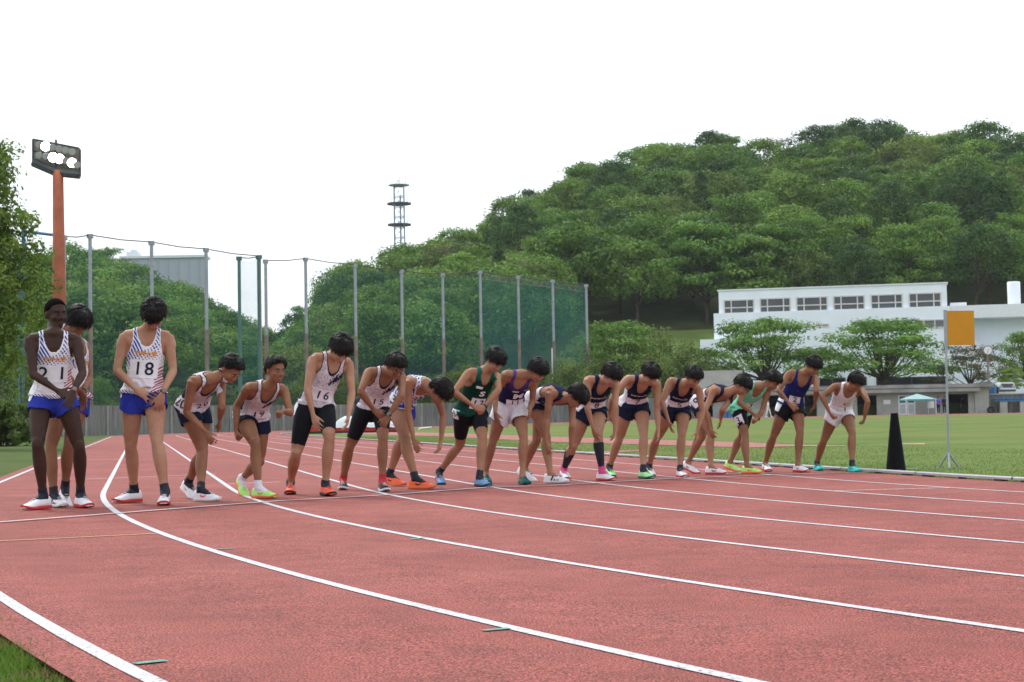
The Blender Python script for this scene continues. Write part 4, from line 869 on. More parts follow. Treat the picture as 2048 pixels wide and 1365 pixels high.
RUN = [
 # Kenyan-style striped kit runner in front
 dict(pose=dict(c=1, P=(300, 612), SR=(172, 280), SL=(432, 282), H=(318, 140), KR=(215, 905), KL=(445, 875), FR=(205, 1252, -28, 0), FL=(478, 1240, 34, 0), ER=(148, 520), WR=(332, 578), TR=(425, 620), EL=(482, 500), WL=(415, 585), TL=(372, 690), hy=8, yaw=42, pitch=4, wdR=-.16, wdL=-.2, sc=1.03, cR='flat', cL='flat', hs=1, dp=-.02, pnR=(.1, .9, -.3), pnL=(-.2, .9, 0)),
      look=dict(striped('2 1'), label='runner in white singlet numbered 21 with blue stripes, head turned aside', skin='skin_d', hair='buzz', shoe=(W_, 'sole_red', W_, SWOOSH), sock='sock_navy', hip=[(-1, .05, .45, .13, .13, '', 'paper_w'), (-1, -.10, .6, .03, .03, 'BIRD', None)], watch=[(1, 'watch_red')], build=.97, waist=.07, seed=1)),
 dict(pose=dict(c=1, P=(395, 625), SR=(372, 320), SL=(482, 318), H=(452, 165), KR=(290, 905), KL=(388, 930), FR=(330, 1252, 42, 0), FL=(372, 1215, 22, 26), ER=(385, 480), WR=(440, 570), TR=(485, 610), EL=(500, 480), WL=(470, 580), TL=(482, 690), hy=38, yaw=48, pitch=47, wdR=-.05, wdL=-.02, sc=.97, cR='relax', cL='spread', dp=.05),
      look=dict(striped('8'), label='runner with long wet fringe half hidden behind the runner numbered 21', skin='skin_b', hair='long', shoe=(W_, 'sole_white', 'sole_black', BARS3), sock='sock_navy', watch=[(1, 'watch_grey')], seed=2)),
 dict(pose=dict(c=1, P=(818, 600), SR=(702, 268), SL=(968, 262), H=(885, 122), KR=(745, 865), KL=(892, 852), FR=(722, 1212, -36, 0), FL=(936, 1226, 8, 0), ER=(670, 445), WR=(775, 568), TR=(885, 632), EL=(985, 465), WL=(922, 592), TL=(890, 730), hy=0, yaw=6, pitch=67, wdR=-.16, wdL=-.16, sc=1.05, cR='spread', cL='relax', ss=-1, pnR=(0, .9, -.3), pnL=(-.3, .9, 0)),
      look=dict(striped('18'), label='runner in blue striped white singlet numbered 18 looking down at watch', skin='skin_a', hair='bowl', shoe=(W_, 'sole_red', W_, SWOOSH), sock='sock_navy', hip=[(-1, .06, .35, .08, .15, '', 'paper_w')], watch=[(1, 'watch_grey')], seed=3)),
 dict(pose=dict(c=2, P=(238, 640), SR=(268, 415), SL=(408, 462), H=(518, 330), KR=(272, 940), KL=(300, 955), FR=(345, 1305, 66, 0), FL=(215, 1285, 42, 24), ER=(185, 655), WR=(325, 800), TR=(385, 905), EL=(440, 620), WL=(430, 705), TL=(428, 800), hy=62, yaw=58, pitch=49, wdR=-.1, wdL=.2, sc=.97),
      look=dict(marble('20'), scloth='s_navy', label='bent runner in marbled singlet and navy shorts with white shoes, beside number 18', skin='skin_b', hair='short', shoe=(W_, 'sole_white', 'coral_print', SWOOSH), sock='sock_navy', hip=[(-1, .05, -.2, .12, .12, '20', 'paper')], seed=4)),
 dict(pose=dict(c=2, P=(660, 715), SR=(642, 482), SL=(890, 500), H=(842, 335), KR=(690, 945), KL=(712, 950), FR=(755, 1285, 60, 0), FL=(590, 1262, 26, 34), ER=(545, 650), WR=(545, 800), TR=(568, 890), EL=(915, 620), WL=(885, 655), TL=(845, 722), hy=35, yaw=38, pitch=12, wdR=.05, wdL=-.3, sc=.95, cR='fist', cL='fist'),
      look=dict(marble('19'), scloth='s_navy', label='crouching runner in marbled singlet looking ahead, with lime green shoes and white socks', skin='skin_b', hair='short', shoe=('sh_lime', 'sole_orange', 'sole_orange', SWOOSH), sock='sock_white', hip=[(-1, .05, -.5, .10, .12, '', 'paper_w')], seed=5)),
 dict(pose=dict(c=3, P=(258, 655), SR=(248, 290), SL=(508, 312), H=(455, 190), KR=(125, 930), KL=(362, 905), FR=(75, 1288, 5, 0), FL=(355, 1300, 24, 0), ER=(190, 510), WR=(245, 708), TR=(285, 822), EL=(522, 520), WL=(505, 708), TL=(485, 832), hy=22, yaw=28, pitch=55, wdR=-.22, wdL=-.18, sc=1.05),
      look=dict(marble('16'), scloth='s_black', shorts='tights', label='upright runner in marbled singlet numbered 16, black tights and coral shoes', skin='skin_a', hair='bowl', shoe=('sh_coral', 'sole_black', 'sh_coral', SWOOSH), sock='sock_navy', sockh=.03, hip=[(-1, .02, -.1, .09, .15, '', 'paper_w')], slen=.80, seed=6)),
 dict(pose=dict(c=3, P=(682, 655), SR=(662, 372), SL=(888, 425), H=(862, 318), KR=(540, 880), KL=(762, 875), FR=(465, 1252, 4, 0), FL=(768, 1272, 15, 0), ER=(588, 520), WR=(692, 665), TR=(790, 745), EL=(890, 565), WL=(798, 712), TL=(728, 830), hy=22, yaw=28, pitch=41, wdR=-.15, wdL=-.18, sc=1.0, cR='grip', cL='grip', pnR=(.2, .9, -.4), pnL=(0, .8, -.4)),
      look=dict(marble('15'), scloth='s_black', shorts='tights', label='runner with glasses in marbled singlet numbered 15, hands crossed on his knee', skin='skin_b', hair='mid', glasses=True, shoe=('sh_black', 'sole_white', 'sh_white', BARS3), sock='sock_red', watch=[(1, 'watch_black')], slen=.76, seed=7)),
 dict(pose=dict(c=3, P=(888, 635), SR=(975, 440), SL=(1120, 520), H=(1190, 500), KR=(928, 900), KL=(888, 892), FR=(1052, 1250, 66, 0), FL=(845, 1228, 56, 6), ER=(945, 680), WR=(985, 880), TR=(1020, 990), EL=(1205, 720), WL=(1188, 890), TL=(1160, 1010), hy=60, yaw=52, pitch=71, wdR=-.05, wdL=.12, sc=1.04),
      look=dict(cloth='c_tiger', scloth='s_tiger', hem=.02, label='deeply bent runner in blue and white zebra singlet with orange shoes', skin='skin_c', hair='bowl', shoe=('sh_orange', 'sole_orange', 'sh_black', SWOOSH), sock='sock_navy', hip=[(-1, .08, .1, .12, .14, '3', 'paper_w')], neck=(.07, .13, .05), seed=8)),
 dict(pose=dict(c=4, P=(372, 650), SR=(372, 302), SL=(590, 352), H=(592, 188), KR=(250, 900), KL=(475, 880), FR=(125, 1240, 10, 14), FL=(482, 1260, 30, 0), ER=(235, 470), WR=(400, 590), TR=(492, 640), EL=(578, 490), WL=(490, 602), TL=(440, 690), hy=22, yaw=34, pitch=47, wdR=-.22, wdL=-.2, sc=.99, cR='grip', cL='fist', pnR=(.2, .9, -.3)),
      look=dict(cloth='c_green', scloth='s_black', shorts='tights', bib=('13', .015, .165, .17, .15, 'paper', .095), prints=[('S', .02, .30, .15, .08, 'white_print', .085, .04, 1.7)], patches=[(-.045, .375, .075, .026, 'paper')], hem=-.02, label='runner in dark green singlet numbered 13 and black tights', skin='skin_c', hair='bowl', shoe=('sh_bluegrey', 'sole_navy', 'coral_print', BARS3), sock='sock_navy', hip=[(-1, .0, .2, .10, .10, '3', 'paper_w')], watch=[(1, 'watch_black')], slen=.72, neck=(.06, .14, .05), seed=9)),
 dict(pose=dict(c=4, P=(702, 590), SR=(688, 300), SL=(880, 392), H=(942, 272), KR=(560, 890), KL=(815, 835), FR=(508, 1222, 8, 8), FL=(825, 1245, 15, 0), ER=(572, 530), WR=(580, 640), TR=(605, 758), EL=(885, 530), WL=(868, 620), TL=(862, 708), hy=20, yaw=40, pitch=49, wdR=-.1, wdL=.0, sc=.98),
      look=dict(cloth='c_purple', scloth='s_white', shorts='long', bib=('11', .01, .135, .20, .09, 'paper', .075), prints=[('M', .03, .25, .14, .10, 'white_print', .115, .06, 1.3), ('BARS', .09, .36, .04, .03, 'white_print', .04, 0, 1.)], patches=[(-.02, .345, .07, .024, 'paper')], hem=.08, waist=.12, label='runner in purple singlet with white letter M and loose white shorts', skin='skin_c', hair='bowl', shoe=('sh_teal', 'sh_teal', 'yellow_print', SWOOSH), sock=None, slen=.50, neck=(.07, .16, .05), hip=[(1, -.14, 1.0, .03, .03, 'M', None)], seed=10)),
 dict(pose=dict(c=4, P=(925, 560), SR=(1065, 480), SL=(1190, 545), H=(1265, 485), KR=(1025, 830), KL=(920, 900), FR=(1092, 1228, 66, 0), FL=(840, 1212, 50, 24), ER=(1012, 680), WR=(1002, 890), TR=(1030, 1025), EL=(1220, 740), WL=(1207, 920), TL=(1180, 1012), hy=60, yaw=56, pitch=71, wdR=-.05, wdL=.1, sc=1.01),
      look=dict(navy('10'), label='deeply bent runner in navy and white singlet with white and red striped shoes', skin='skin_c', hair='bowl', shoe=(W_, 'sole_white', 'sole_black', BARS3), sock=None, hip=[(-1, -.08, .2, .05, .05, 'SWOOSH', None)], seed=11)),
 dict(pose=dict(c=5, P=(385, 575), SR=(370, 262), SL=(605, 335), H=(588, 215), KR=(230, 860), KL=(460, 835), FR=(142, 1222, 10, 8), FL=(532, 1236, 36, 0), ER=(345, 560), WR=(405, 742), TR=(442, 872), EL=(617, 540), WL=(610, 748), TL=(592, 858), hy=28, yaw=34, pitch=49, wdR=-.15, wdL=-.05, sc=1.02),
      look=dict(navy('8'), label='runner numbered 8 in navy kit with black calf sleeves and pink socks', skin='skin_a', hair='bowl', shoe=(W_, 'sole_red', W_, SWOOSH), sock='sock_pink', sockh=.045, calf='sock_navy', hip=[(1, -.1, .9, .05, .05, '日', None)], seed=12)),
 dict(pose=dict(c=5, P=(785, 525), SR=(740, 262), SL=(1002, 325), H=(955, 205), KR=(650, 840), KL=(885, 765), FR=(572, 1196, 8, 8), FL=(912, 1220, 26, 0), ER=(590, 440), WR=(558, 600), TR=(566, 708), EL=(1005, 560), WL=(1020, 762), TL=(1022, 892), hy=20, yaw=22, pitch=49, wdR=.05, wdL=-.1, sc=1.01),
      look=dict(navy('7'), label='runner numbered 7 in navy singlet with light green shoes', skin='skin_a', hair='bowl', shoe=('sh_lime2', 'sh_teal', 'sh_lime2', SWOOSH), sock='sock_navy', sockh=.04, hip=[(1, -.09, .8, .04, .04, '大', None)], seed=13)),
 dict(pose=dict(c=5, P=(1190, 555), SR=(1132, 292), SL=(1405, 368), H=(1360, 232), KR=(995, 850), KL=(1240, 800), FR=(945, 1186, 8, 12), FL=(1246, 1208, 12, 0), ER=(1050, 485), WR=(1118, 672), TR=(1168, 832), EL=(1432, 580), WL=(1388, 760), TL=(1350, 922), hy=20, yaw=24, pitch=49, wdR=-.12, wdL=-.15, sc=.97, cR='spread', cL='spread'),
      look=dict(navy('5'), label='runner numbered 5 in navy singlet with white shoes and short black socks', skin='skin_c', hair='mid', shoe=(W_, 'sole_red', W_, SWOOSH), sock='sock_navy', sockh=.03, hip=[(1, -.09, .8, .04, .04, '大', None)], seed=14)),
 dict(pose=dict(c=6, P=(295, 555), SR=(425, 415), SL=(580, 478), H=(680, 352), KR=(430, 830), KL=(292, 880), FR=(437, 1216, 68, 0), FL=(190, 1192, 46, 20), ER=(328, 600), WR=(365, 780), TR=(420, 900), EL=(492, 600), WL=(472, 690), TL=(465, 775), hy=58, yaw=52, pitch=55, wdR=-.1, wdL=.15, sc=.97),
      look=dict(navy('6'), label='bent runner in navy singlet and white side bib between numbers 5 and 3', skin='skin_c', hair='mid', shoe=(W_, 'sole_red', 'sh_black', SWOOSH), sock=None, hip=[(-1, .06, -.25, .12, .14, '6', 'paper_w')], seed=15)),
 dict(pose=dict(c=6, P=(668, 612), SR=(705, 370), SL=(905, 432), H=(965, 310), KR=(705, 805), KL=(660, 860), FR=(770, 1205, 62, 0), FL=(590, 1182, 50, 14), ER=(620, 505), WR=(785, 650), TR=(852, 712), EL=(858, 600), WL=(815, 690), TL=(762, 752), hy=48, yaw=44, pitch=51, wdR=-.2, wdL=-.15, sc=.94, cR='grip', cL='fist', pnR=(0, .9, -.4)),
      look=dict(cloth='c_mint', scloth='s_black', shorts='half', bib=('3', .02, .20, .16, .14, 'paper_w', .10), prints=[('SWOOSH', .07, .345, .05, .03, 'navy_print', .045, 0, 1.)], hem=-.03, label='runner in mint green singlet numbered 3 with yellow green shoes', skin='skin_b', hair='mid', shoe=('sh_lime', 'sole_orange', 'sole_orange', SWOOSH), sock=None, hip=[(-1, -.14, .35, .12, .12, '3', 'paper'), (-1, -.25, .5, .05, .05, 'SWOOSH', None)], watch=[(1, 'watch_black')], slen=.70, neck=(.068, .15, .05), seed=16)),
 dict(pose=dict(c=6, P=(1120, 575), SR=(1112, 272), SL=(1362, 305), H=(1345, 172), KR=(975, 820), KL=(1210, 805), FR=(902, 1180, 5, 4), FL=(1228, 1188, 30, 0), ER=(1012, 425), WR=(1110, 545), TR=(1192, 618), EL=(1362, 440), WL=(1350, 545), TL=(1322, 648), hy=18, yaw=26, pitch=51, wdR=-.22, wdL=-.05, sc=.97, cR='relax', pnR=(.2, .9, -.3)),
      look=dict(cloth='c_blue', scloth='s_black', shorts='short', bib=('2', -.01, .155, .15, .11, 'paper', .085), prints=[('SWOOSH', .0, .31, .06, .03, 'red_print', .035, 0, 1.2)], hem=.03, label='runner in royal blue singlet numbered 2 and black shorts', skin='skin_b', hair='mid', shoe=(W_, 'sole_red', 'sh_black', SWOOSH), sock=None, hip=[(-1, .03, .0, .11, .15, '', 'paper_w'), (-1, -.09, .4, .05, .05, 'SWOOSH', None), (1, -.09, .7, .05, .05, 'SWOOSH', None)], neck=(.075, .17, .05), slen=.42, seed=17)),
 dict(pose=dict(c=6, P=(1578, 630), SR=(1530, 392), SL=(1800, 422), H=(1738, 325), KR=(1425, 905), KL=(1700, 815), FR=(1385, 1172, 5, 0), FL=(1722, 1188, 15, 0), ER=(1428, 500), WR=(1490, 640), TR=(1568, 745), EL=(1842, 540), WL=(1812, 682), TL=(1785, 772), hy=20, yaw=28, pitch=47, wdR=-.15, wdL=-.15, sc=.95, cR='fist', cL='fist'),
      look=dict(cloth='c_white', scloth='s_white', shorts='short', bib=('1', .02, .15, .18, .10, 'paper_w', .085), prints=[('C', .03, .27, .12, .07, 'red_print', .075, .035, 1.7), ('SWOOSH', .085, .32, .05, .03, 'navy_print', .04, 0, 1.)], hem=.03, label='runner in white singlet with red letter C and turquoise shoes by the kerb', skin='skin_b', hair='mid', shoe=('sh_turq', 'sh_turq', 'sh_teal', SWOOSH), sock='sock_navy', sockh=.035, neck=(.072, .15, .05), slen=.40, seed=18)),
]
import time as _t
for rn in RUN:
    rn['look']['group'] = GRP
    J = solve_pose(rn['pose']); lk = rn['look']; lk['bdv'] = .0
    if rn['pose']['c'] >= 4: lk['vox'] = .0082
    build_person(J, lk)
# ================================================================== surroundings
M['concrete'] = pmat('weathered_concrete', (.26, .255, .235), .9, .28, .9, .15, bump=.3, bscale=12.)
def wall_mat():
    m, nt, b = new_mat('stained_concrete'); tc = N(nt, 'ShaderNodeTexCoord'); O = tc.outputs['Object']
    mp = N(nt, 'ShaderNodeMapping'); mp.inputs['Scale'].default_value = (2.2, 2.2, .22); nt.links.new(O, mp.inputs[0])
    n1 = N(nt, 'ShaderNodeTexNoise', i_Scale=1.6, i_Detail=6., i_Roughness=.7); n2 = N(nt, 'ShaderNodeTexNoise', i_Scale=.4, i_Detail=4.)
    nt.links.new(mp.outputs[0], n1.inputs['Vector']); nt.links.new(O, n2.inputs['Vector'])
    c = ramp(nt, n1.outputs[0], [(.3, (.075, .075, .070)), (.5, (.155, .155, .145)), (.72, (.235, .235, .22))]); c = mixc(nt, .5, c, ramp(nt, n2.outputs[0], [(.3, (.7, .7, .68)), (.7, (1.15, 1.15, 1.12))]), 'MULTIPLY')
    nt.links.new(c, b.inputs['Base Color']); b.inputs['Roughness'].default_value = .92; return m
M['wall'] = wall_mat()
M['stand'] = pmat('stand_concrete', (.37, .36, .33), .9, .16, .8, .15); M['white_wall'] = pmat('white_painted_wall', (.82, .87, .92), .8, .035, .6, .2); M['white_trim'] = pmat('white_trim', (.74, .76, .78), .6, .05, 3.)
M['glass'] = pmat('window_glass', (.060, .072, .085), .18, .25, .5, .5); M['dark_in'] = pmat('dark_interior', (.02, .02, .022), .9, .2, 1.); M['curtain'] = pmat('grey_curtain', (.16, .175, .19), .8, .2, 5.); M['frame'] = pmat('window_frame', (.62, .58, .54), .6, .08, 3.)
M['galv'] = pmat('galvanised_steel', (.30, .33, .36), .5, .14, 2.5, .4, .3); M['rust'] = pmat('rusty_post', (.205, .165, .140), .85, .3, 1.5); M['greenpost'] = pmat('green_post', (.07, .16, .14), .6, .15, 2.)
M['orange_pole'] = pmat('orange_red_paint', (.31, .082, .036), .6, .22, 1.2); M['dark_steel'] = pmat('dark_steel', (.06, .065, .07), .6, .2, 3.); M['blue_steel'] = pmat('blue_paint', (.05, .16, .34), .55, .15, 3.); M['grey_steel'] = pmat('grey_steel', (.30, .36, .44), .5, .12, 3.); M['panel_grey'] = pmat('grey_cladding', (.40, .43, .47), .7, .05, .3)
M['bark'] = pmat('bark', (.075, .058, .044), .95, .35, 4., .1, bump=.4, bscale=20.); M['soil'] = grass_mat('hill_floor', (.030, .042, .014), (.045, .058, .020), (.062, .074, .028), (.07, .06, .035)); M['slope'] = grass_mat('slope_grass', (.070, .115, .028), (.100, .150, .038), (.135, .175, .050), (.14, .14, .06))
# ---- terrain of the hills behind the ground
SKX = [-260, 0, 60, 140, 215, 260, 310, 360, 410, 450, 500, 560, 600, 640, 700, 760, 830, 900, 960, 1000, 1020, 1090, 1150, 1200, 1300, 1400, 1500, 1600, 1700, 1735, 1800, 1900, 1950, 2048, 2300]
SKY = [520, 520, 515, 497, 500, 535, 560, 580, 602, 632, 652, 668, 640, 605, 570, 540, 510, 480, 455, 430, 402, 376, 350, 322, 302, 290, 276, 263, 249, 243, 262, 266, 259, 270, 290]
WALLPX = [(-110, 104), (180, 118), (420, 130), (610, 141.5), (850, 151.5), (1050, 158), (1250, 162), (1420, 163.5)]
def colx(X, Y): return 1024+FPX*X/Y
def f_wall(x): return float(np.interp(x, [p[0] for p in WALLPX]+[2200], [p[1] for p in WALLPX]+[160]))
def f_yr(x): return float(np.interp(x, [560, 800, 1000], [235, 300, 340]))
def f_yw(x): return float(np.interp(x, [560, 640, 960, 1080, 1180], [146, 160, 171, 186, 228]))
def f_zm(x): return float(np.interp(x, [560, 700, 1000, 1090, 1180], [2.2, 2.6, 3.6, 7, 13.]))
TREEH = 9.
def hill(X, Y):
    if Y < 60: return -2
    x = colx(X, Y); y0 = f_wall(x)+1.2; yr = f_yr(x); yw = f_yw(x); zm = f_zm(x)
    zt = max(zm*.8, at(x, float(np.interp(x, SKX, SKY)), yr).z-float(np.interp(x, [480, 560, 640, 760, 1000, 1120], [8.2, 4.5, 5.5, TREEH, 11, 11.5])))
    if Y < y0: return -2
    base = 1.5 if x < 1980 else 1.2
    if Y < yw: t = (Y-y0)/(yw-y0); return base+(zm-base)*t**1.3 if x < 1430 or Y > 200 else base+(zm-base)*max(0, (Y-200)/(yw-200))
    t = min((Y-yw)/(yr-yw), 1); z = zm+(zt-zm)*(t*.75+.25*sstep(t))
    if Y > yr: z -= (Y-yr)*.25
    return z+.8*noise.noise(Vector((X*.05, Y*.05, 0)))
rows = []
for x in np.arange(-200, 2260, 11):
    Y = f_wall(x)+1.28; row = [((x-1024)/FPX*Y, Y, -.6)]
    for t in np.linspace(0, 1, 46):
        Y = f_wall(x)+1.3+(520-f_wall(x))*t**1.5; X = (x-1024)/FPX*Y; row.append((X, Y, hill(X, Y)))
    rows.append(row)
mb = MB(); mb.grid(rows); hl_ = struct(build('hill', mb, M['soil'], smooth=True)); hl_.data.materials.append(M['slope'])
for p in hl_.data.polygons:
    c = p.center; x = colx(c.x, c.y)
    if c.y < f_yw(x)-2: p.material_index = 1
# ---- trees
def leaf_mat(name, lo, mid, hi, sat_rand=.35):
    m, nt, b = new_mat(name); at_ = N(nt, 'ShaderNodeAttribute', attribute_name='tone'); oi = N(nt, 'ShaderNodeObjectInfo')
    c = ramp(nt, at_.outputs['Fac'], [(.0, lo), (.5, mid), (1., hi)])
    r2 = ramp(nt, oi.outputs['Random'], [(0, (.50, .68, .62)), (.3, (.85, .95, .75)), (.55, (1.1, 1.04, .80)), (.8, (.95, 1.15, 1.05)), (1., (1.6, 1.4, .95))]); c2 = mixc(nt, sat_rand*2, c, r2, 'MULTIPLY')
    nt.links.new(c2, b.inputs['Base Color']); b.inputs['Roughness'].default_value = .65; b.inputs['Specular IOR Level'].default_value = .2
    tr = N(nt, 'ShaderNodeBsdfTranslucent'); nt.links.new(mixc(nt, 1., c2, (.80, 1.12, .50), 'MULTIPLY'), tr.inputs[0]); mx = N(nt, 'ShaderNodeMixShader', i_0=.28); out = nt.nodes['Material Output']
    nt.links.new(b.outputs[0], mx.inputs[1]); nt.links.new(tr.outputs[0], mx.inputs[2]); nt.links.new(mx.outputs[0], out.inputs[0]); return m
M['leaf'] = leaf_mat('broad_leaves', (.060, .110, .024), (.125, .205, .044), (.225, .325, .074)); M['leaf_dark'] = leaf_mat('dark_leaves', (.028, .062, .022), (.055, .105, .032), (.100, .160, .050), .2); M['leaf_pale'] = leaf_mat('pale_leaves', (.085, .120, .034), (.150, .200, .055), (.225, .270, .085), .2); M['leaf_brown'] = leaf_mat('brownish_leaves', (.070, .062, .034), (.120, .100, .056), (.165, .14, .08), .2); M['leaf_near'] = leaf_mat('near_leaves', (.070, .125, .022), (.135, .210, .036), (.220, .300, .065), .1); M['leaf_shrub'] = leaf_mat('shrub_leaves', (.055, .095, .020), (.10, .15, .032), (.165, .21, .052), .2)
def leaves(centers, radii, per, size, rg, flat=.6, up=.5, droop=0.):
    nC = len(centers); n = nC*per; c = np.repeat(np.array(centers), per, 0); r_ = np.repeat(np.array(radii), per)
    d = rg.normal(size=(n, 3)); d /= np.linalg.norm(d, axis=1)[:, None]; rr = rg.random(n)**.45
    off = d*(r_*rr)[:, None]; off[:, 2] *= flat; P = c+off; P[:, 2] -= droop*(off[:, 0]**2+off[:, 1]**2)
    nn = d*1.2+rg.normal(size=(n, 3))*.42+np.array((0, 0, up)); nn /= np.linalg.norm(nn, axis=1)[:, None]
    a = np.cross(nn, rg.normal(size=(n, 3))); a /= np.linalg.norm(a, axis=1)[:, None]; b_ = np.cross(nn, a)
    s_ = (size[0]+(size[1]-size[0])*rg.random(n))[:, None]; w = s_*(.32+.2*rg.random((n, 1)))
    V = np.stack([P-a*s_*.5, P+b_*w*.5+nn*s_*.06, P+a*s_*.5, P-b_*w*.5+nn*s_*.06], 1).reshape(-1, 3); F = np.arange(4*n).reshape(-1, 4)
    tone = np.clip(.45+.30*(rr-.7)+.22*d[:, 2]+rg.normal(size=n)*.20+np.repeat(rg.normal(size=nC)*.13, per), 0, 1)*1.0
    tone = np.clip(.5+rg.normal(size=n)*.15+np.repeat(rg.normal(size=nC)*.24, per), 0, 1)
    return V, F, np.repeat(tone, 4)
def leaf_mesh(V, F, tone, mat):
    me = bpy.data.meshes.new('crown'); me.from_pydata(V.tolist(), [], F.tolist()); me.materials.append(mat)
    a = me.attributes.new('tone', 'FLOAT', 'POINT'); a.data.foreach_set('value', tone.astype(np.float32)); return me
def tree_proto(seed, H, rad, style, mat, per=45, nC=70, size=(.32, .6), trunk=.22, mid=.55, sc=(.9, 1.7)):
    rg = np.random.default_rng(seed); r1 = random.Random(seed); cen, rds = [], []; br = MB(); ph = H*(.30 if style != 'layer' else .28)
    lean = Vector((r1.uniform(-.05, .05)*H, r1.uniform(-.05, .05)*H, 0)); fork = Vector((0, 0, ph))+lean
    br.tube([(0, 0, -.6), (0, 0, ph*.5), fork], [trunk*1.25, trunk, trunk*.85], 8)
    for i in range(nC):
        if style == 'dome':
            u = r1.uniform(-.35, 1); a = r1.uniform(0, 2*math.pi); q = math.sqrt(max(0, 1-u*u))*(.55+.45*math.sqrt(r1.random())); q *= 1+.18*math.sin(3*a+seed)
            c = Vector((math.cos(a)*q*rad, math.sin(a)*q*rad, H*mid+u*(H*(1-mid)-.8)))
        elif style == 'layer':
            lay = r1.randint(0, 3); a = r1.uniform(0, 2*math.pi); q = math.sqrt(r1.random())*(1-.16*lay); c = Vector((math.cos(a)*q*rad, math.sin(a)*q*rad*.8, H*(.46+.155*lay)+.06*H*r1.uniform(-1, 1)-.10*H*q*q))
        elif style == 'cone':
            t = r1.random()**.8; a = r1.uniform(0, 2*math.pi); q = (1-t)*(.4+.6*math.sqrt(r1.random())); c = Vector((math.cos(a)*q*rad, math.sin(a)*q*rad, H*(.15+.83*t)))
        else:                                # shrub
            a = r1.uniform(0, 2*math.pi); u = r1.random(); q = math.sqrt(r1.random())*math.sqrt(1-.7*u*u); c = Vector((math.cos(a)*q*rad, math.sin(a)*q*rad, H*(.12+.8*u)))
        c += lean*(c.z/H); cen.append(tuple(c)); rds.append(r1.uniform(*sc))
        if i % 3 == 0 and style != 'shrub':
            m_ = fork.lerp(c, .5)+Vector((0, 0, -.06*H if style == 'layer' else .03*H)); k = trunk*(.36 if style == 'layer' else .28); br.tube([fork-Vector((0, 0, r1.uniform(0, ph*.3))), m_, c], [k, k*.6, k*.15], 5)
    V, F, tn = leaves(cen, rds, per, size, rg, .62 if style != 'layer' else .36, .5)
    return br, leaf_mesh(V, F, tn, mat), H
def make_proto(nm, *a, **k):
    br, cm, H = tree_proto(*a, **k); bm_ = bpy.data.meshes.new('trunk'); bm_.from_pydata(br.v, [], br.f); bm_.materials.append(M['bark']); return nm, bm_, cm, H
PRO = {'dome': [make_proto('broadleaf_tree', s, 11.5, 5.2, 'dome', M['leaf'], 62, 96, (.34, .66), mid=.52, sc=(1.0, 2.1)) for s in (11, 12, 13, 14)],
       'dark': [make_proto('evergreen_tree', s, 12.5, 4.4, 'dome', M['leaf_dark'], 46, 80, (.34, .62), mid=.52) for s in (21, 22)],
       'layer': [make_proto('broadleaf_tree', s, 11, 6.0, 'layer', M['leaf'], 70, 80, (.34, .62), sc=(1.2, 2.2)) for s in (31, 32)],
       'brown': [make_proto('bare_tree', 41, 11, 4.6, 'dome', M['leaf_brown'], 26, 70, (.24, .46), mid=.55)],
       'pale': [make_proto('broadleaf_tree', s, 11, 4.8, 'dome', M['leaf_pale'], 46, 80, (.34, .62), mid=.55) for s in (51, 52)],
       'cherry': [make_proto('cherry_tree', s, 7.6, 5.6, 'layer', M['leaf'], 96, 92, (.20, .40), trunk=.24, sc=(.9, 1.7)) for s in (61, 62)],
       'sparse': [make_proto('cherry_tree', 71, 6.4, 4.8, 'layer', M['leaf_brown'], 62, 64, (.18, .34), trunk=.2, sc=(.7, 1.4))],
       'cone': [make_proto('conifer_tree', 81, 12.5, 2.6, 'cone', M['leaf_dark'], 46, 66, (.28, .5), sc=(.5, 1.))],
       'shrub': [make_proto('shrub', s, 3.6, 2.4, 'shrub', M['leaf_shrub'], 60, 46, (.16, .32), sc=(.5, .9)) for s in (91, 92)],
       'pshrub': [make_proto('shrub', 95, 5.2, 4.2, 'shrub', M['leaf_pale'], 60, 60, (.2, .36), sc=(.7, 1.2))]}
def plant(kind, loc, scale, label, group, rz=None, cat='tree', i=None):
    nm, tm, cm, H = PRO[kind][random.randrange(len(PRO[kind])) if i is None else i]
    r_ = empty(nm, loc, label, cat, group); r_.rotation_euler = (0, 0, random.uniform(0, 6.28) if rz is None else rz); r_.scale = (scale[0], scale[0], scale[1]) if isinstance(scale, tuple) else (scale,)*3
    link_mesh('trunk', tm, r_); link_mesh('crown', cm, r_); return r_
LAB = {'dome': 'rounded mid green broadleaf tree in the wood on the {}', 'dark': 'dark green evergreen tree in the wood on the {}', 'layer': 'flat layered green broadleaf tree in the wood on the {}', 'brown': 'brownish thinly leaved tree in the wood on the {}', 'pale': 'pale yellow green broadleaf tree in the wood on the {}', 'cone': 'narrow dark conifer standing in the wood on the {}'}
n_tr = 0; rt = random.Random(5)
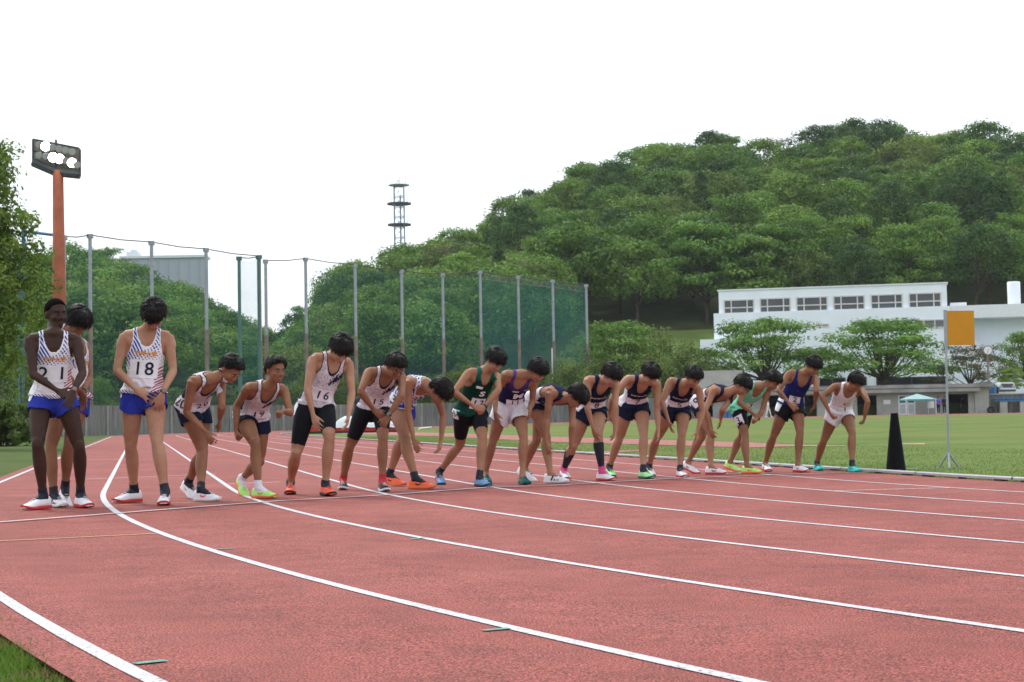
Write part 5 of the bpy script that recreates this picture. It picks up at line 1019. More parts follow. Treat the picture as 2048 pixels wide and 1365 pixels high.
def forest(x0, x1, sp_, scl, where, grp):
    global n_tr
    for yy in np.arange(130, 360, sp_*.92):
        for xx in np.arange(-75, 130, sp_):
            X = xx+rt.uniform(-.42, .42)*sp_; Y = yy+rt.uniform(-.42, .42)*sp_; x = colx(X, Y)
            if not (x0 <= x < x1) or Y < f_yw(x)+1 or Y > f_yr(x)+4: continue
            if -40 > x or x > 2110: continue
            if x > 1400 and f_yw(x)+10 < Y < f_yw(x)+26 and x < 1880 and rt.random() < .3: continue
            k = rt.random(); fy = (Y-f_yw(x))/(f_yr(x)-f_yw(x))
            kind = 'dome' if k < .46 else 'layer' if k < .64 else 'dark' if k < .78 else 'pale' if k < .90 else 'brown' if k < .965 else 'cone'
            if kind == 'brown' and fy < .25: kind = 'dome'
            if x < 560 and kind in ('brown', 'pale'): kind = 'dome'
            s_ = scl*rt.uniform(.78, 1.22)*float(np.interp(x, [470, 540, 640, 720], [1, .5, .6, 1])); plant(kind, (X, Y, hill(X, Y)-.3), (s_, s_*rt.uniform(.85, 1.08)*(.92 if fy > .85 else 1)), LAB[kind].format(where), grp+' ('+kind+')'); n_tr += 1
forest(-60, 570, 6.6, .80, 'low hill by the floodlight tower', 'trees on the low hill')
forest(570, 1120, 7.4, .95, 'slope behind the long net', 'trees behind the net')
forest(1120, 2120, 8.4, 1.13, 'high hill above the white building', 'trees on the high hill')
print('forest trees', n_tr)
# bank of shrubs between the wall and the hill
for px, py_top, Y, kind, w in ((900, 735, 157, 'shrub', 1.1), (950, 722, 160, 'shrub', 1.2), (870, 745, 156, 'shrub', 1.0), (820, 760, 155, 'shrub', .9), (1000, 735, 161, 'shrub', .9), (1060, 728, 163, 'shrub', 1.), (1130, 712, 164, 'pshrub', .8), (1165, 720, 166, 'shrub', 1.2), (780, 750, 153, 'shrub', .9), (640, 740, 147, 'shrub', 1.1), (560, 760, 144, 'shrub', 1.), (500, 762, 141, 'shrub', .9), (690, 755, 149, 'shrub', 1.), (350, 770, 133, 'shrub', .8), (300, 780, 130, 'shrub', .8)):
    X = (px-1024)/FPX*Y; z0 = hill(X, Y); zt = at(px, py_top, Y).z; H = PRO[kind][0][3]; plant(kind, (X, Y, z0-.2), (w, max(.35, (zt-z0)/H)), 'leafy green shrub growing on the bank behind the concrete wall' if kind == 'shrub' else 'pale leafy shrub on the bank beside the net end', 'shrubs on the bank', cat='shrub')
for px, pt, Y, kind, w, lab in ((1235, 645, 172, 'cherry', 1.25, 'wide green tree with dark limbs beside the end of the net'), (1330, 655, 173, 'pshrub', 1.1, 'pale green tree between the net end and the white building'), (1290, 690, 168, 'pshrub', .95, 'low pale bushy tree in front of the grassy slope'), (1400, 690, 171, 'pale', .75, 'olive green tree at the left corner of the white building'), (1200, 700, 167, 'pshrub', .7, 'small pale bush by the thin white post'),
    (1530, 640, 172, 'cherry', 1.5, 'spreading cherry tree in front of the upper floor windows'), (1455, 740, 168, 'pshrub', .55, 'small yellowish tree in front of the white annex'), (1765, 640, 171, 'cherry', 1.7, 'widest cherry tree behind the runner in blue and the orange board'), (1935, 688, 170, 'sparse', 1.1, 'thin brownish tree beside the orange board'), (2052, 664, 172, 'cherry', .8, 'green tree behind the white van'), (2020, 735, 167, 'cherry', .36, 'young small tree standing between clock and van')):
    X = (px-1024)/FPX*Y; z0 = 2.2 if px > 1420 else hill(X, Y); zt = at(px, pt, Y).z; H = PRO[kind][0][3]
    plant(kind, (X, Y, z0-.2), (w, (zt-z0)/H*1.02), lab, None, rz=px*.7, i=0)
# ---- concrete wall round the bend
wl_pts = []
for i in range(len(WALLPX)-1):
    (x0, Y0), (x1, Y1) = WALLPX[i], WALLPX[i+1]
    for t in np.linspace(0, 1, 40, endpoint=False): x, Y = x0+(x1-x0)*t, Y0+(Y1-Y0)*t; wl_pts.append(Vector(((x-1024)/FPX*Y, Y, 0)))
seg = [0]
for a, b in zip(wl_pts, wl_pts[1:]): seg.append(seg[-1]+(b-a).length)
def wpos(s): return Vector((np.interp(s, seg, [p.x for p in wl_pts]), np.interp(s, seg, [p.y for p in wl_pts]), 0))
cw = empty('concrete_wall', tuple(wpos(2)), 'long grey stained concrete panel wall round the outside of the track', 'wall'); s = 0; PW = 2.4
while s+PW < seg[-1]:
    a, b = wpos(s), wpos(s+PW); t = (b-a).normalized(); nrm = Vector((t.y, -t.x, 0)); Mx = Matrix((t, nrm, Vector((0, 0, 1)))).transposed(); c = (a+b)/2; z0 = zg(c.x, c.y)-.06
    mb = MB(); mb.box(c+Vector((0, 0, z0+1.1)), (PW/2-.02, .09, 1.1), Mx); build('panel', mb, M['wall'], cw)
    mb = MB(); mb.box(a+nrm*.06+Vector((0, 0, z0+1.08)), (.11, .10, 1.08), Mx); build('pillar', mb, M['concrete'], cw); s += PW
# ---- nets
def net_mat(name, op, col):
    m, nt, b = new_mat(name); b.inputs['Base Color'].default_value = col+(1,); b.inputs['Roughness'].default_value = .8; tr = N(nt, 'ShaderNodeBsdfTransparent'); mx = N(nt, 'ShaderNodeMixShader')
    tc = N(nt, 'ShaderNodeTexCoord'); nz = N(nt, 'ShaderNodeTexNoise', i_Scale=.35, i_Detail=3.); nt.links.new(tc.outputs['Object'], nz.inputs['Vector']); nt.links.new(math_(nt, 'MULTIPLY_ADD', nz.outputs[0], op*.8, op*.6), mx.inputs[0])
    nt.links.new(tr.outputs[0], mx.inputs[1]); nt.links.new(b.outputs[0], mx.inputs[2]); nt.links.new(mx.outputs[0], nt.nodes['Material Output'].inputs[0]); return m
M['net_mid'] = net_mat('net_mid', .26, (.015, .14, .115)); M['net_thin'] = net_mat('net_thin', .15, (.02, .17, .14)); M['net_thick'] = net_mat('net_thick', .46, (.016, .14, .115))
def net_fence(name, posts, label, netm, truss=None, cat='net'):
    P = [(at(x, y, Y), Y) for x, y, Y in posts]; p0 = P[0][0]; root = empty(name, (p0.x, p0.y, 1.5), label, cat)
    for i, (p, Y) in enumerate(P):
        z0 = max(zg(p.x, p.y)-.2, min(hill(p.x, p.y), 3)-.3); zm = z0+(p.z-z0)*.52; mb = MB(); mb.tube([(p.x, p.y, z0), (p.x, p.y, zm)], .17, 8); lo = build('post', mb, M['rust'] if name != 'green_frame_net' else M['greenpost'], root); mb = MB(); mb.tube([(p.x, p.y, zm), (p.x, p.y, p.z)], .14, 8); mb.box((p.x, p.y, p.z-.1), (.22, .16, .16)); build('upper_post', mb, M['galv'] if name != 'green_frame_net' else M['greenpost'], root)
    for (a, Y0), (b, Y1) in zip(P, P[1:]):
        d = (b-a); k = 6; mb = MB(); rows = []
        for j in range(k+1):
            q = a.lerp(b, j/k); sag = .25*math.sin(math.pi*j/k); z0 = max(zg(q.x, q.y), min(hill(q.x, q.y), 2.0)-.2)+.2; rows.append([(q.x, q.y+.05*math.sin(j*2), z0+(q.z-sag-.15-z0)*t) for t in np.linspace(0, 1, 5)])
        mb.grid(rows); build('net_panel', mb, M['net_thick' if (truss and a.x > truss) else 'net_mid' if (truss and a.x > -14) else netm], root)
        mb = MB(); mb.tube([a-Vector((0, 0, .02)), a.lerp(b, .5)-Vector((0, 0, .12)), b-Vector((0, 0, .02))], .05, 5); build('top_cable', mb, M['dark_steel'], root)
        if truss is not None and a.x > truss:
            mb = MB(); lo = Vector((0, 0, -.75)); mb.tube([a+lo, b+lo], .04, 5); n = 6
            for j in range(n): mb.tube([a.lerp(b, j/n)+lo, a.lerp(b, (j+.5)/n)], .03, 4); mb.tube([a.lerp(b, (j+.5)/n), a.lerp(b, (j+1)/n)+lo], .03, 4)
            build('truss', mb, M['rust'], root)
    return root
net_fence('ball_net', [(128, 473, 121), (180, 470, 123), (303, 484, 127), (412, 498, 132), (519, 512, 137)], 'tall ball stop net on grey posts left of the green framed net', 'net_thin')
net_fence('green_frame_net', [(478, 515, 134), (517, 513, 136.5)], 'narrow green framed net panel between the two long nets', 'net_mid')
net_fence('ball_net', [(531, 521, 139), (611, 517, 145.5), (710, 529, 150), (803, 541, 155), (885, 548, 158.5), (960, 543, 161), (1036, 553, 163.5), (1105, 561, 165.5), (1172, 570, 167.5)], 'long tall green ball stop net on nine posts below the wooded hill', 'net_thin', truss=-5)
def bar(name, pts, r_, mat, label, cat, n=8):
    mb = MB(); mb.tube(pts, r_, n); p = pts[0]; return tag(build(name, mb, mat, loc=(p[0], p[1], p[2])), label, cat)
bar('thin_post', [tuple(at(1105, 760, 164)), tuple(at(1104, 697, 164))], .06, M['white_trim'], 'thin white post standing in front of the net end', 'post')
# blue steel frame beside the floodlight
bf = empty('blue_frame', tuple(at(47, 820, 124)), 'blue steel frame with a long top bar beside the floodlight tower', 'frame'); a, b = at(47, 463, 124), at(112, 471, 128)
mb = MB(); mb.tube([(a.x, a.y, 1.), tuple(a)], .15, 8); build('post', mb, M['blue_steel'], bf); mb = MB(); mb.tube([(a.x-.9, a.y+2, 1.), (a.x-.9, a.y+2, a.z-1.5)], .18, 8); build('post', mb, M['blue_steel'], bf)
mb = MB(); mb.tube([tuple(a), tuple(b)], .12, 8); build('top_bar', mb, M['blue_steel'], bf); mb = MB(); mb.tube([(a.x-1.6, a.y+1, a.z-2.6), (a.x+.2, a.y, a.z-2.6)], .12, 6); build('cross_bar', mb, M['blue_steel'], bf); mb = MB(); mb.tube([(b.x, b.y, 1.), tuple(b)], .14, 8); build('post', mb, M['blue_steel'], bf)
# ---- floodlight tower
M['lamp_body'] = pmat('lamp_body', (.20, .185, .155), .6, .25, 3.)
FY = 112.; fb = at(121, 860, FY); fb.z = 1.2; ft = at(116, 342, FY); fl = empty('floodlight_tower', (fb.x, fb.y, fb.z), 'orange red floodlight tower with a lit lamp rack', 'floodlight')
mb = MB(); mb.tube([(fb.x, fb.y, fb.z), (ft.x*.5+fb.x*.5, FY, (fb.z+ft.z)/2), (ft.x, FY, ft.z)], [.50, .45, .36], 16); build('pole', mb, M['orange_pole'], fl, True)
def fp(px, py, dy=0): return at(px, py, FY+dy)
mb = MB(); L0, L1 = fp(66, 325), fp(160, 350); mb.tube([tuple(L0), tuple(fp(112, 345)), tuple(L1)], .30, 8); build('platform', mb, M['dark_steel'], fl); mb = MB()
for x, y0, y1 in ((66, 279, 327), (112, 280, 344), (160, 300, 352)): mb.tube([tuple(fp(x, y0)), tuple(fp(x, y1))], .08, 6)
for (xa, ya), (xb, yb) in (((66, 279), (158, 297)), ((66, 302), (160, 324)), ((66, 325), (160, 350))): mb.tube([tuple(fp(xa, ya, .3)), tuple(fp(xb, yb, .3))], .07, 6)
build('rack', mb, M['dark_steel'], fl)
mb = MB(); mb.prism([fp(67, 280, .9), fp(160, 297, .9), fp(161, 350, .9), fp(67, 325, .9)], (0, .12, 0)); build('back_panel', mb, M['lamp_body'], fl)
def emat(name, col, st_):
    m, nt, b = new_mat(name); e = N(nt, 'ShaderNodeEmission', i_Strength=st_); e.inputs[0].default_value = col+(1,); nt.links.new(e.outputs[0], nt.nodes['Material Output'].inputs[0]); return m
M['lamp_on'] = emat('lit_lamp', (1, .97, .88), 14.); M['lamp_off'] = pmat('lamp_glass', (.36, .40, .38), .2, .1, 3., .5)
for x, y, on in ((91, 293, 1), (106, 315, 1), (119, 318, 1), (144, 326, 1), (78, 290, 0), (78, 311, 0), (92, 313, 0), (105, 295, 0), (118, 298, 0), (131, 301, 0), (144, 304, 0), (131, 322, 0), (154, 330, 0)):
    c = fp(x, y, -.35); d = Vector((.35, -1, -.28)).normalized(); r_ = .34 if on else .26; mb = MB(); mb.tube([tuple(c-d*.45), tuple(c-d*.1), tuple(c+d*.05)], [r_*.5, r_*.95, r_], 14); lb = build('lamp', mb, M['lamp_body'], fl); mb = MB(); mb.tube([tuple(c+d*.051), tuple(c+d*.075)], [r_*.94, r_*.9], 14); o = build('lens', mb, M['lamp_on'] if on else M['lamp_off'], fl); o.parent = lb
# ---- radio mast on the far ridge
TY = 520.; tb = at(800, 530, TY); tt_ = at(800, 372, TY); mast = empty('radio_mast', (tb.x, tb.y, at(800, 560, TY).z), 'steel lattice radio mast with round platforms rising beyond the ridge', 'mast'); W2 = 1.55
mb = MB(); zb = at(800, 640, TY).z
for sx, sy in ((-1, -1), (1, -1), (1, 1), (-1, 1)): mb.tube([(tb.x+sx*W2*1.1, tb.y+sy*W2*1.1, zb), (tb.x+sx*W2, tb.y+sy*W2, tt_.z)], .16, 6)
mb.tube([(tb.x+.4, tb.y, zb), (tb.x+.4, tb.y, tt_.z-3)], .28, 6); build('legs', mb, M['grey_steel'], mast); mb = MB(); z = zb
while z < tt_.z:
    for q in range(4):
        c4 = [(-1, -1), (1, -1), (1, 1), (-1, 1)]; (a0, a1), (b0, b1) = c4[q], c4[(q+1) % 4]; mb.tube([(tb.x+a0*W2, tb.y+a1*W2, z), (tb.x+b0*W2, tb.y+b1*W2, z)], .11, 4); mb.tube([(tb.x+a0*W2, tb.y+a1*W2, z), (tb.x+b0*W2, tb.y+b1*W2, z+3.3)], .07, 4)
    z += 3.3
build('bracing', mb, M['grey_steel'], mast)
for py_, r_ in ((408, 3.9), (450, 3.8), (371, 3.4)):
    c = at(800, py_, TY); mb = MB(); mb.lathe([(r_, -.25 if py_ != 371 else -.1), (r_, .2 if py_ != 371 else .1)], (tb.x, tb.y, c.z), 20); build('platform', mb, M['dark_steel'] if py_ != 371 else M['grey_steel'], mast)
    for a in np.linspace(0, 6.28, 8, endpoint=False): mb = MB(); mb.tube([(tb.x+math.cos(a)*r_*.95, tb.y+math.sin(a)*r_*.95, c.z), (tb.x+math.cos(a)*r_*.95, tb.y+math.sin(a)*r_*.95, c.z+3.4)], .07, 4); build('antenna', mb, M['grey_steel'], mast)
# ---- grey hall behind the low hill
HY = 330.; mb = MB(); a, b, c = at(243, 518, HY), at(407, 516, HY), at(300, 700, HY); gh = empty('grey_hall', (a.x, HY, c.z), 'large plain grey hall rising behind the low wooded hill', 'building'); mb.box8((a.x, HY, c.z), (b.x, HY+5, a.z)); build('wall', mb, M['panel_grey'], gh)
for i in range(8):
    xx = a.x+(b.x-a.x)*(i+.5)/8; mb = MB(); mb.box8((xx-.12, HY-.14, c.z), (xx+.12, HY-.002, a.z-.2)); build('rib', mb, M['panel_grey'], gh)
mb = MB(); mb.box8((a.x-.4, HY-.4, a.z+.003), (b.x+.4, HY+5.4, a.z+.5)); build('roof', mb, M['white_trim'], gh)
for px in (262,): p = at(px, 512, HY); mb = MB(); mb.box8((p.x-1.2, HY+1, a.z+.503), (p.x+1.2, HY+4, a.z+1.5)); mb.lathe([(.7, 0), (.7, .5), (.3, .7)], (p.x, HY+2.5, a.z+1.503), 10); build('roof_vent', mb, M['white_trim'], gh)
# ---- white school building
class Fac:
    def __init__(s, p0, p1): s.p0 = Vector((p0.x, p0.y, 0)); s.t = (Vector((p1.x, p1.y, 0))-s.p0).normalized(); s.n = Vector((s.t.y, -s.t.x, 0)); s.M = Matrix((s.t, -s.n, Vector((0, 0, 1)))).transposed()
    def sz(s, px, py):
        d = ray(px, py); k = (s.p0-CAM).dot(s.n)/d.dot(s.n); p = CAM+d*k; return (p-s.p0).dot(s.t), p.z
    def w(s, a, out, z): return s.p0+s.t*a+s.n*out+Vector((0, 0, z))
    def box(s, mb, a0, a1, z0, z1, o0, o1): return mb.box(s.w((a0+a1)/2, (o0+o1)/2, (z0+z1)/2), (abs(a1-a0)/2, abs(o1-o0)/2, abs(z1-z0)/2), s.M)
F1 = Fac(at(1437, 583, 190.7), at(1893, 567, 185.)); wb = empty('white_building', tuple(F1.w(10, 0, 1.)), 'large white school building with a row of six upper windows', 'building')
sU0, zU = F1.sz(1437, 583); sU1, _ = F1.sz(1893, 567); sL0, zL = F1.sz(1428, 628); sA0, zA = F1.sz(1403, 681)
mb = MB(); F1.box(mb, sU0, sU1, zL+.01, zU, 0, -14); build('upper_floor', mb, M['white_wall'], wb); mb = MB(); F1.box(mb, sU0-.15, sU1+.15, zU+.004, zU+.16, .12, -14.1); build('roof', mb, M['white_trim'], wb)
mb = MB(); F1.box(mb, sL0, sU1+.2, 0, zL, .5, -14); build('wall', mb, M['white_wall'], wb); mb = MB(); F1.box(mb, sA0, sL0+5, 0, zA, 1.6, -10); build('annex', mb, M['white_wall'], wb)
def window(F, px0, py0, px1, py1, root, out, cols=(.24, .78), row=.42, gm='glass', fm='frame'):
    a0, z0 = F.sz(px0, py1); a1, z1 = F.sz(px1, py0); f = .07; wdw = MB()
    for q in (a0, *(a0+(a1-a0)*c for c in cols), a1): F.box(wdw, q-f, q+f, z0-f, z1+f, out+.02, out+.10)
    for q in ((z0, z0+(z1-z0)*row, z1) if row else (z0, z1)):
        xs = [a0, *(a0+(a1-a0)*c for c in cols), a1]
        for u, v in zip(xs, xs[1:]): F.box(wdw, u+f+.004, v-f-.004, q-f, q+f, out+.02, out+.095)
    wo_ = build('window', wdw, M[fm], root); xs = [a0, *(a0+(a1-a0)*c for c in cols), a1]; zs = [z0, z0+(z1-z0)*row, z1] if row else [z0, z1]
    for u, v in zip(xs, xs[1:]):
        for p, q in zip(zs, zs[1:]): mb = MB(); F.box(mb, u+f, v-f, p+f, q-f, out+.003, out+.03); o = build('pane', mb, M[gm], root); o.parent = wo_
for q in ((1449, 599.6, 1507, 627.7), (1521.2, 596.4, 1579.9, 625.4), (1594, 594, 1654, 623), (1668, 591.6, 1728, 620.6), (1743, 589, 1804, 618.3), (1819, 586, 1881, 615.8)): window(F1, *q, wb, 0)
for q in ((1765, 642, 1817, 658), (1829, 640, 1891, 657)): window(F1, *q, wb, .5, (.3, .65), None, 'curtain')
for q in ((1512, 703, 1542, 722), (1566, 703, 1581, 722), (1595, 703, 1662, 722), (1700, 755, 1732, 772), (1754, 754, 1893, 771), (1640, 757, 1690, 772)): window(F1, *q, wb, .5, (.5,), None, 'dark_in', 'dark_steel')
window(F1, 1552, 652, 1625, 656.5, wb, .5, (.5,), None); window(F1, 1631, 649, 1657, 654, wb, .5, (.5,), None)
F3 = Fac(at(1893, 610, 186.5), at(2048, 610, 184.6)); a0, zt = F3.sz(1896, 613); a1, zb_ = F3.sz(2110, 632); mb = MB(); F3.box(mb, a0, a1, zb_, zt, .6, -6); build('linking_roof', mb, M['white_trim'], wb)
mb = MB(); F3.box(mb, a0+.3, a1, 0, zb_-.003, -3, -6); build('rear_wall', mb, M['white_wall'], wb)
mb = MB(); s1, z1 = F3.sz(1896, 655); s2, z2 = F3.sz(1985, 702); mb.prism([F3.w(s1, .2, z1), F3.w(s2, .2, z2), F3.w(s2, .2, 0), F3.w(s1, .2, 0)], F3.n*-2.5); build('stair_wing', mb, M['white_wall'], wb)
mb = MB(); s2, z2 = F3.sz(1985, 702); s3, z3 = F3.sz(2110, 700); F3.box(mb, s2+.01, s3, 0, z2-.4, .18, -2.4); build('ground_floor', mb, M['white_wall'], wb)
c0, cz = F3.sz(2030, 561); _, cb = F3.sz(2030, 612); p = F3.w(c0, -2.2, 0); mb = MB(); mb.lathe([(.72, cb-1), (.72, cz-.1), (.66, cz)], (p.x, p.y, 0), 20); build('chimney', mb, M['white_wall'], wb, True)
for k in (-.3, .3): mb = MB(); mb.tube([(p.x+k, p.y, cz-.2), (p.x+k, p.y, cz+.8)], .05, 6); build('rod', mb, M['dark_steel'], wb)
a0, z0 = F3.sz(1902, 612); a1, z1 = F3.sz(1934, 604); mb = MB(); F3.box(mb, a0, a1, zt+.004, z1, -1, -3); build('roof_unit', mb, M['white_trim'], wb)
# ---- low concrete stand under the trees
SYL, SYR = 163., 159.; F2 = Fac(at(1400, 832, SYL), at(1985, 832, SYR)); gz = .36; sb = empty('equipment_store', tuple(F2.w(8, 0, gz)), 'low grey concrete store building with dark open doorways', 'building')
s0, _ = F2.sz(1405, 800); s1, zr = F2.sz(1977, 767); ops = [(1536, 1557, 792), (1609, 1633, 792), (1714, 1753, 792), (1895, 1936, 789)]
cur = s0
for x0, x1, yt in ops:
    a0, zt = F2.sz(x0, yt); a1, _ = F2.sz(x1, yt); mb = MB(); F2.box(mb, cur, a0, gz-.3, zr-.35, 0, -.3); build('wall', mb, M['stand'], sb); mb = MB(); F2.box(mb, a0+.003, a1-.003, zt, zr-.353, -.003, -.3); build('lintel', mb, M['stand'], sb); cur = a1
mb = MB(); F2.box(mb, cur, s1, gz-.3, zr-.35, 0, -.3); build('wall', mb, M['stand'], sb)
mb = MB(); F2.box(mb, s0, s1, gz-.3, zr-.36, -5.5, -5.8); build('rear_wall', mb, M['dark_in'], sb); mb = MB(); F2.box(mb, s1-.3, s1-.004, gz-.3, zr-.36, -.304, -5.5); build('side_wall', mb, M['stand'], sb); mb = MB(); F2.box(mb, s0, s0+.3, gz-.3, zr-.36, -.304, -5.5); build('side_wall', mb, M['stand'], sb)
mb = MB(); F2.box(mb, s0-.3, s1+.4, zr-.345, zr, .7, -6); build('roof', mb, M['concrete'], sb); a1, zc = F2.sz(1957, 783); _, zc1 = F2.sz(1957, 776); mb = MB(); F2.box(mb, s0+.2, a1, zc, zc1, .004, 1.1); build('canopy', mb, M['concrete'], sb)
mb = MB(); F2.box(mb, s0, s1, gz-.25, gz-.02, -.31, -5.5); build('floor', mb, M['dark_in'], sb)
a0, z1 = F2.sz(1796, 791); a1, _ = F2.sz(1830, 791); am = (a0+a1)/2
for u, v in ((a0, am-.02), (am+.02, a1)):
    mb = MB(); F2.box(mb, u, v, gz, z1, .004, .06); dr = build('door', mb, M['white_trim'], sb); mb = MB(); F2.box(mb, u+.12, v-.12, gz+1.25, z1-.12, .063, .075); o = build('pane', mb, M['glass'], sb); o.parent = dr; mb = MB()
    for k in range(6): F2.box(mb, u+.14, v-.14, gz+.25+k*.14, gz+.33+k*.14, .063, .078)
    o = build('louvre', mb, M['panel_grey'], sb); o.parent = dr
a0, z0 = F2.sz(1767, 809); a1, z1 = F2.sz(1781, 800); mb = MB(); F2.box(mb, a0, a1, z0, z1, .004, .03); build('notice', mb, M['white_trim'], sb)
mb = MB(); a0, _ = F2.sz(1952, 800); F2.box(mb, a0-.12, a0+.12, gz-.2, zr-.36, .004, .15); build('pillar', mb, M['stand'], sb)
# retaining wall and terrace on the right
a0, zt = F2.sz(1977, 790); rw = empty('retaining_wall', tuple(F2.w(a0, 0, gz)), 'low grey retaining wall with blue bench at the right of the store', 'wall'); mb = MB(); F2.box(mb, s1+.02, s1+18, gz-.3, zt, -1.2, -1.6); build('wall', mb, M['wall'], rw); mb = MB(); F2.box(mb, s1+.02, s1+18, zt+.003, zt+.12, -1.1, -1.75); build('coping', mb, M['stand'], rw)
mb = MB(); F2.box(mb, s1+.02, s1+24, gz-.4, zt-.02, -1.61, -24); struct(build('terrace', mb, M['slope']))
mb = MB(); F2.box(mb, s0-2, s1, gz-.4, 2.2, -6.1, -24); struct(build('terrace', mb, M['slope']))
bq = empty('long_bench', tuple(F2.w(s1+2, -.6, gz)), 'blue plank bench on concrete legs against the retaining wall', 'bench'); _, zb1 = F2.sz(2010, 802); _, zb2 = F2.sz(2010, 797); b0, _ = F2.sz(1990, 800)
for z_, o_ in ((zb1, -.35), (zb2, -.75)): mb = MB(); F2.box(mb, b0, b0+9, z_-.06, z_+.05, o_-.16, o_+.16); build('plank', mb, M['blue_steel'], bq)
for k in range(5): mb = MB(); F2.box(mb, b0+.5+k*1.9, b0+1.2+k*1.9, gz-.1, zb1-.062, -.25, -1.1); build('leg', mb, M['stand'], bq)
def disc_ring(c, t, r0, r1): pass
p = F2.w(F2.sz(1981, 825)[0], .35, gz+.38); mb = MB(); tv = F2.t; ring = [p+tv*(.27*math.cos(a))+Vector((0, 0, .27*math.sin(a))) for a in np.linspace(0, 6.283, 19)]; mb.tube(ring, .11, 8, F2.n); tag(build('old_tyre', mb, M['black_plastic'], loc=tuple(p)), 'black tyre leaning at the corner of the store', 'tyre')
# clock on its pole
cx = F2.w(F2.sz(1987, 800)[0], -3, zt); cz = at(1986, 701, cx.y).z; ck = empty('clock_post', tuple(cx), 'round white clock on a tall post above the terrace', 'clock'); mb = MB(); mb.tube([(cx.x, cx.y, zt-.1), (cx.x, cx.y, cz-.35)], [.11, .09], 10); build('post', mb, M['rust'], ck); mb = MB(); mb.tube([(cx.x, cx.y+.16, cz), (cx.x, cx.y-.16, cz)], .46, 24); cc = build('case', mb, M['rust'], ck); mb = MB(); mb.tube([(cx.x, cx.y-.163, cz), (cx.x, cx.y-.18, cz)], .39, 24); o = build('dial', mb, M['white_trim'], ck); o.parent = cc
mb = MB(); mb.tube([(cx.x, cx.y-.195, cz), (cx.x+.14, cx.y-.195, cz+.12)], .022, 5); o = build('hand', mb, M['dark_steel'], ck); o.parent = cc; mb = MB(); mb.tube([(cx.x, cx.y-.205, cz), (cx.x-.06, cx.y-.205, cz-.3)], .018, 5); o = build('hand', mb, M['dark_steel'], ck); o.parent = cc
# hut with orange gable
M['orange_board'] = pmat('orange_boards', (.45, .11, .03), .8, .2, 3.); M['teal_roof'] = pmat('teal_roof', (.09, .15, .16), .6, .12, 1.5)
hx0 = F2.sz(1976, 790)[0]; hx1 = F2.sz(2009, 790)[0]; hm = (hx0+hx1)/2; zz = zt-.02; _, zh = F2.sz(1992, 764); _, ze = F2.sz(1992, 776); ht = empty('small_shed', tuple(F2.w(hm, -5, zz)), 'small shed with orange gable and teal roof on the terrace', 'shed')
mb = MB(); F2.box(mb, hx0+.1, hx1-.1, zz, ze, -4.6, -9); build('wall', mb, M['orange_board'], ht); mb = MB(); mb.prism([F2.w(hx0+.1, -4.6, ze), F2.w(hx1-.1, -4.6, ze), F2.w(hm, -4.6, zh-.05)], F2.n*-4.4); build('gable', mb, M['orange_board'], ht)
for sgn, e in ((-1, hx0-2.2), (1, hx1+.25)): mb = MB(); mb.prism([F2.w(hm, -4.3, zh+.05), F2.w(e, -4.3, ze-.1 if sgn > 0 else ze-.35), F2.w(e, -4.3, ze+.03 if sgn > 0 else ze-.22), F2.w(hm, -4.3, zh+.18)], F2.n*-5); build('roof', mb, M['teal_roof'], ht)
for px in (1993, 1999.5): p = F2.w(F2.sz(px, 790)[0], -4.0, zz); mb = MB(); mb.lathe([(.28, 0), (.31, .1), (.31, .8), (.28, .9)], tuple(p), 14); o = tag(build('barrel', mb, M['blue_steel'], loc=tuple(p), smooth=True), 'blue plastic barrel in front of the orange shed', 'barrel', 'barrels by the shed')
# white van
v0 = F2.sz(2010, 790)[0]; vn = empty('parked_van', tuple(F2.w(v0+.9, -6, zz)), 'white van parked on the terrace behind the retaining wall', 'van'); prof = [(-.85, .25), (.85, .25), (.87, .95), (.78, 1.05), (.68, 1.75), (.55, 1.9), (-.55, 1.9), (-.68, 1.75), (-.78, 1.05), (-.87, .95)]; _, vt = F2.sz(2028, 763); kz = (vt-zz)/1.9
mb = MB(); mb.prism([F2.w(v0+.95+a, -4.6, zz+z*kz) for a, z in prof], F2.n*-4.2); build('body', mb, M['white_trim'], vn); mb = MB(); mb.prism([F2.w(v0+.95+a, -4.56, zz+z*kz) for a, z in ((-.66, 1.1), (.66, 1.1), (.58, 1.68), (-.58, 1.68))], F2.n*-.03); build('windscreen', mb, M['glass'], vn)
for k in (-.62, .62):
    mb = MB(); F2.box(mb, v0+.95+k-.16, v0+.95+k+.16, zz+.72, zz+.95, -4.55, -4.6); build('headlight', mb, M['lamp_off'], vn)
    for o_ in (-5.3, -8.1): c = F2.w(v0+.95+k*1.15, o_, zz+.33); mb = MB(); mb.tube([c-F2.t*.1, c+F2.t*.1], .33, 16); build('wheel', mb, M['black_plastic'], vn)
mb = MB(); F2.box(mb, v0+.15, v0+1.75, zz+.38, zz+.55, -4.5, -4.59); build('bumper', mb, M['dark_steel'], vn)
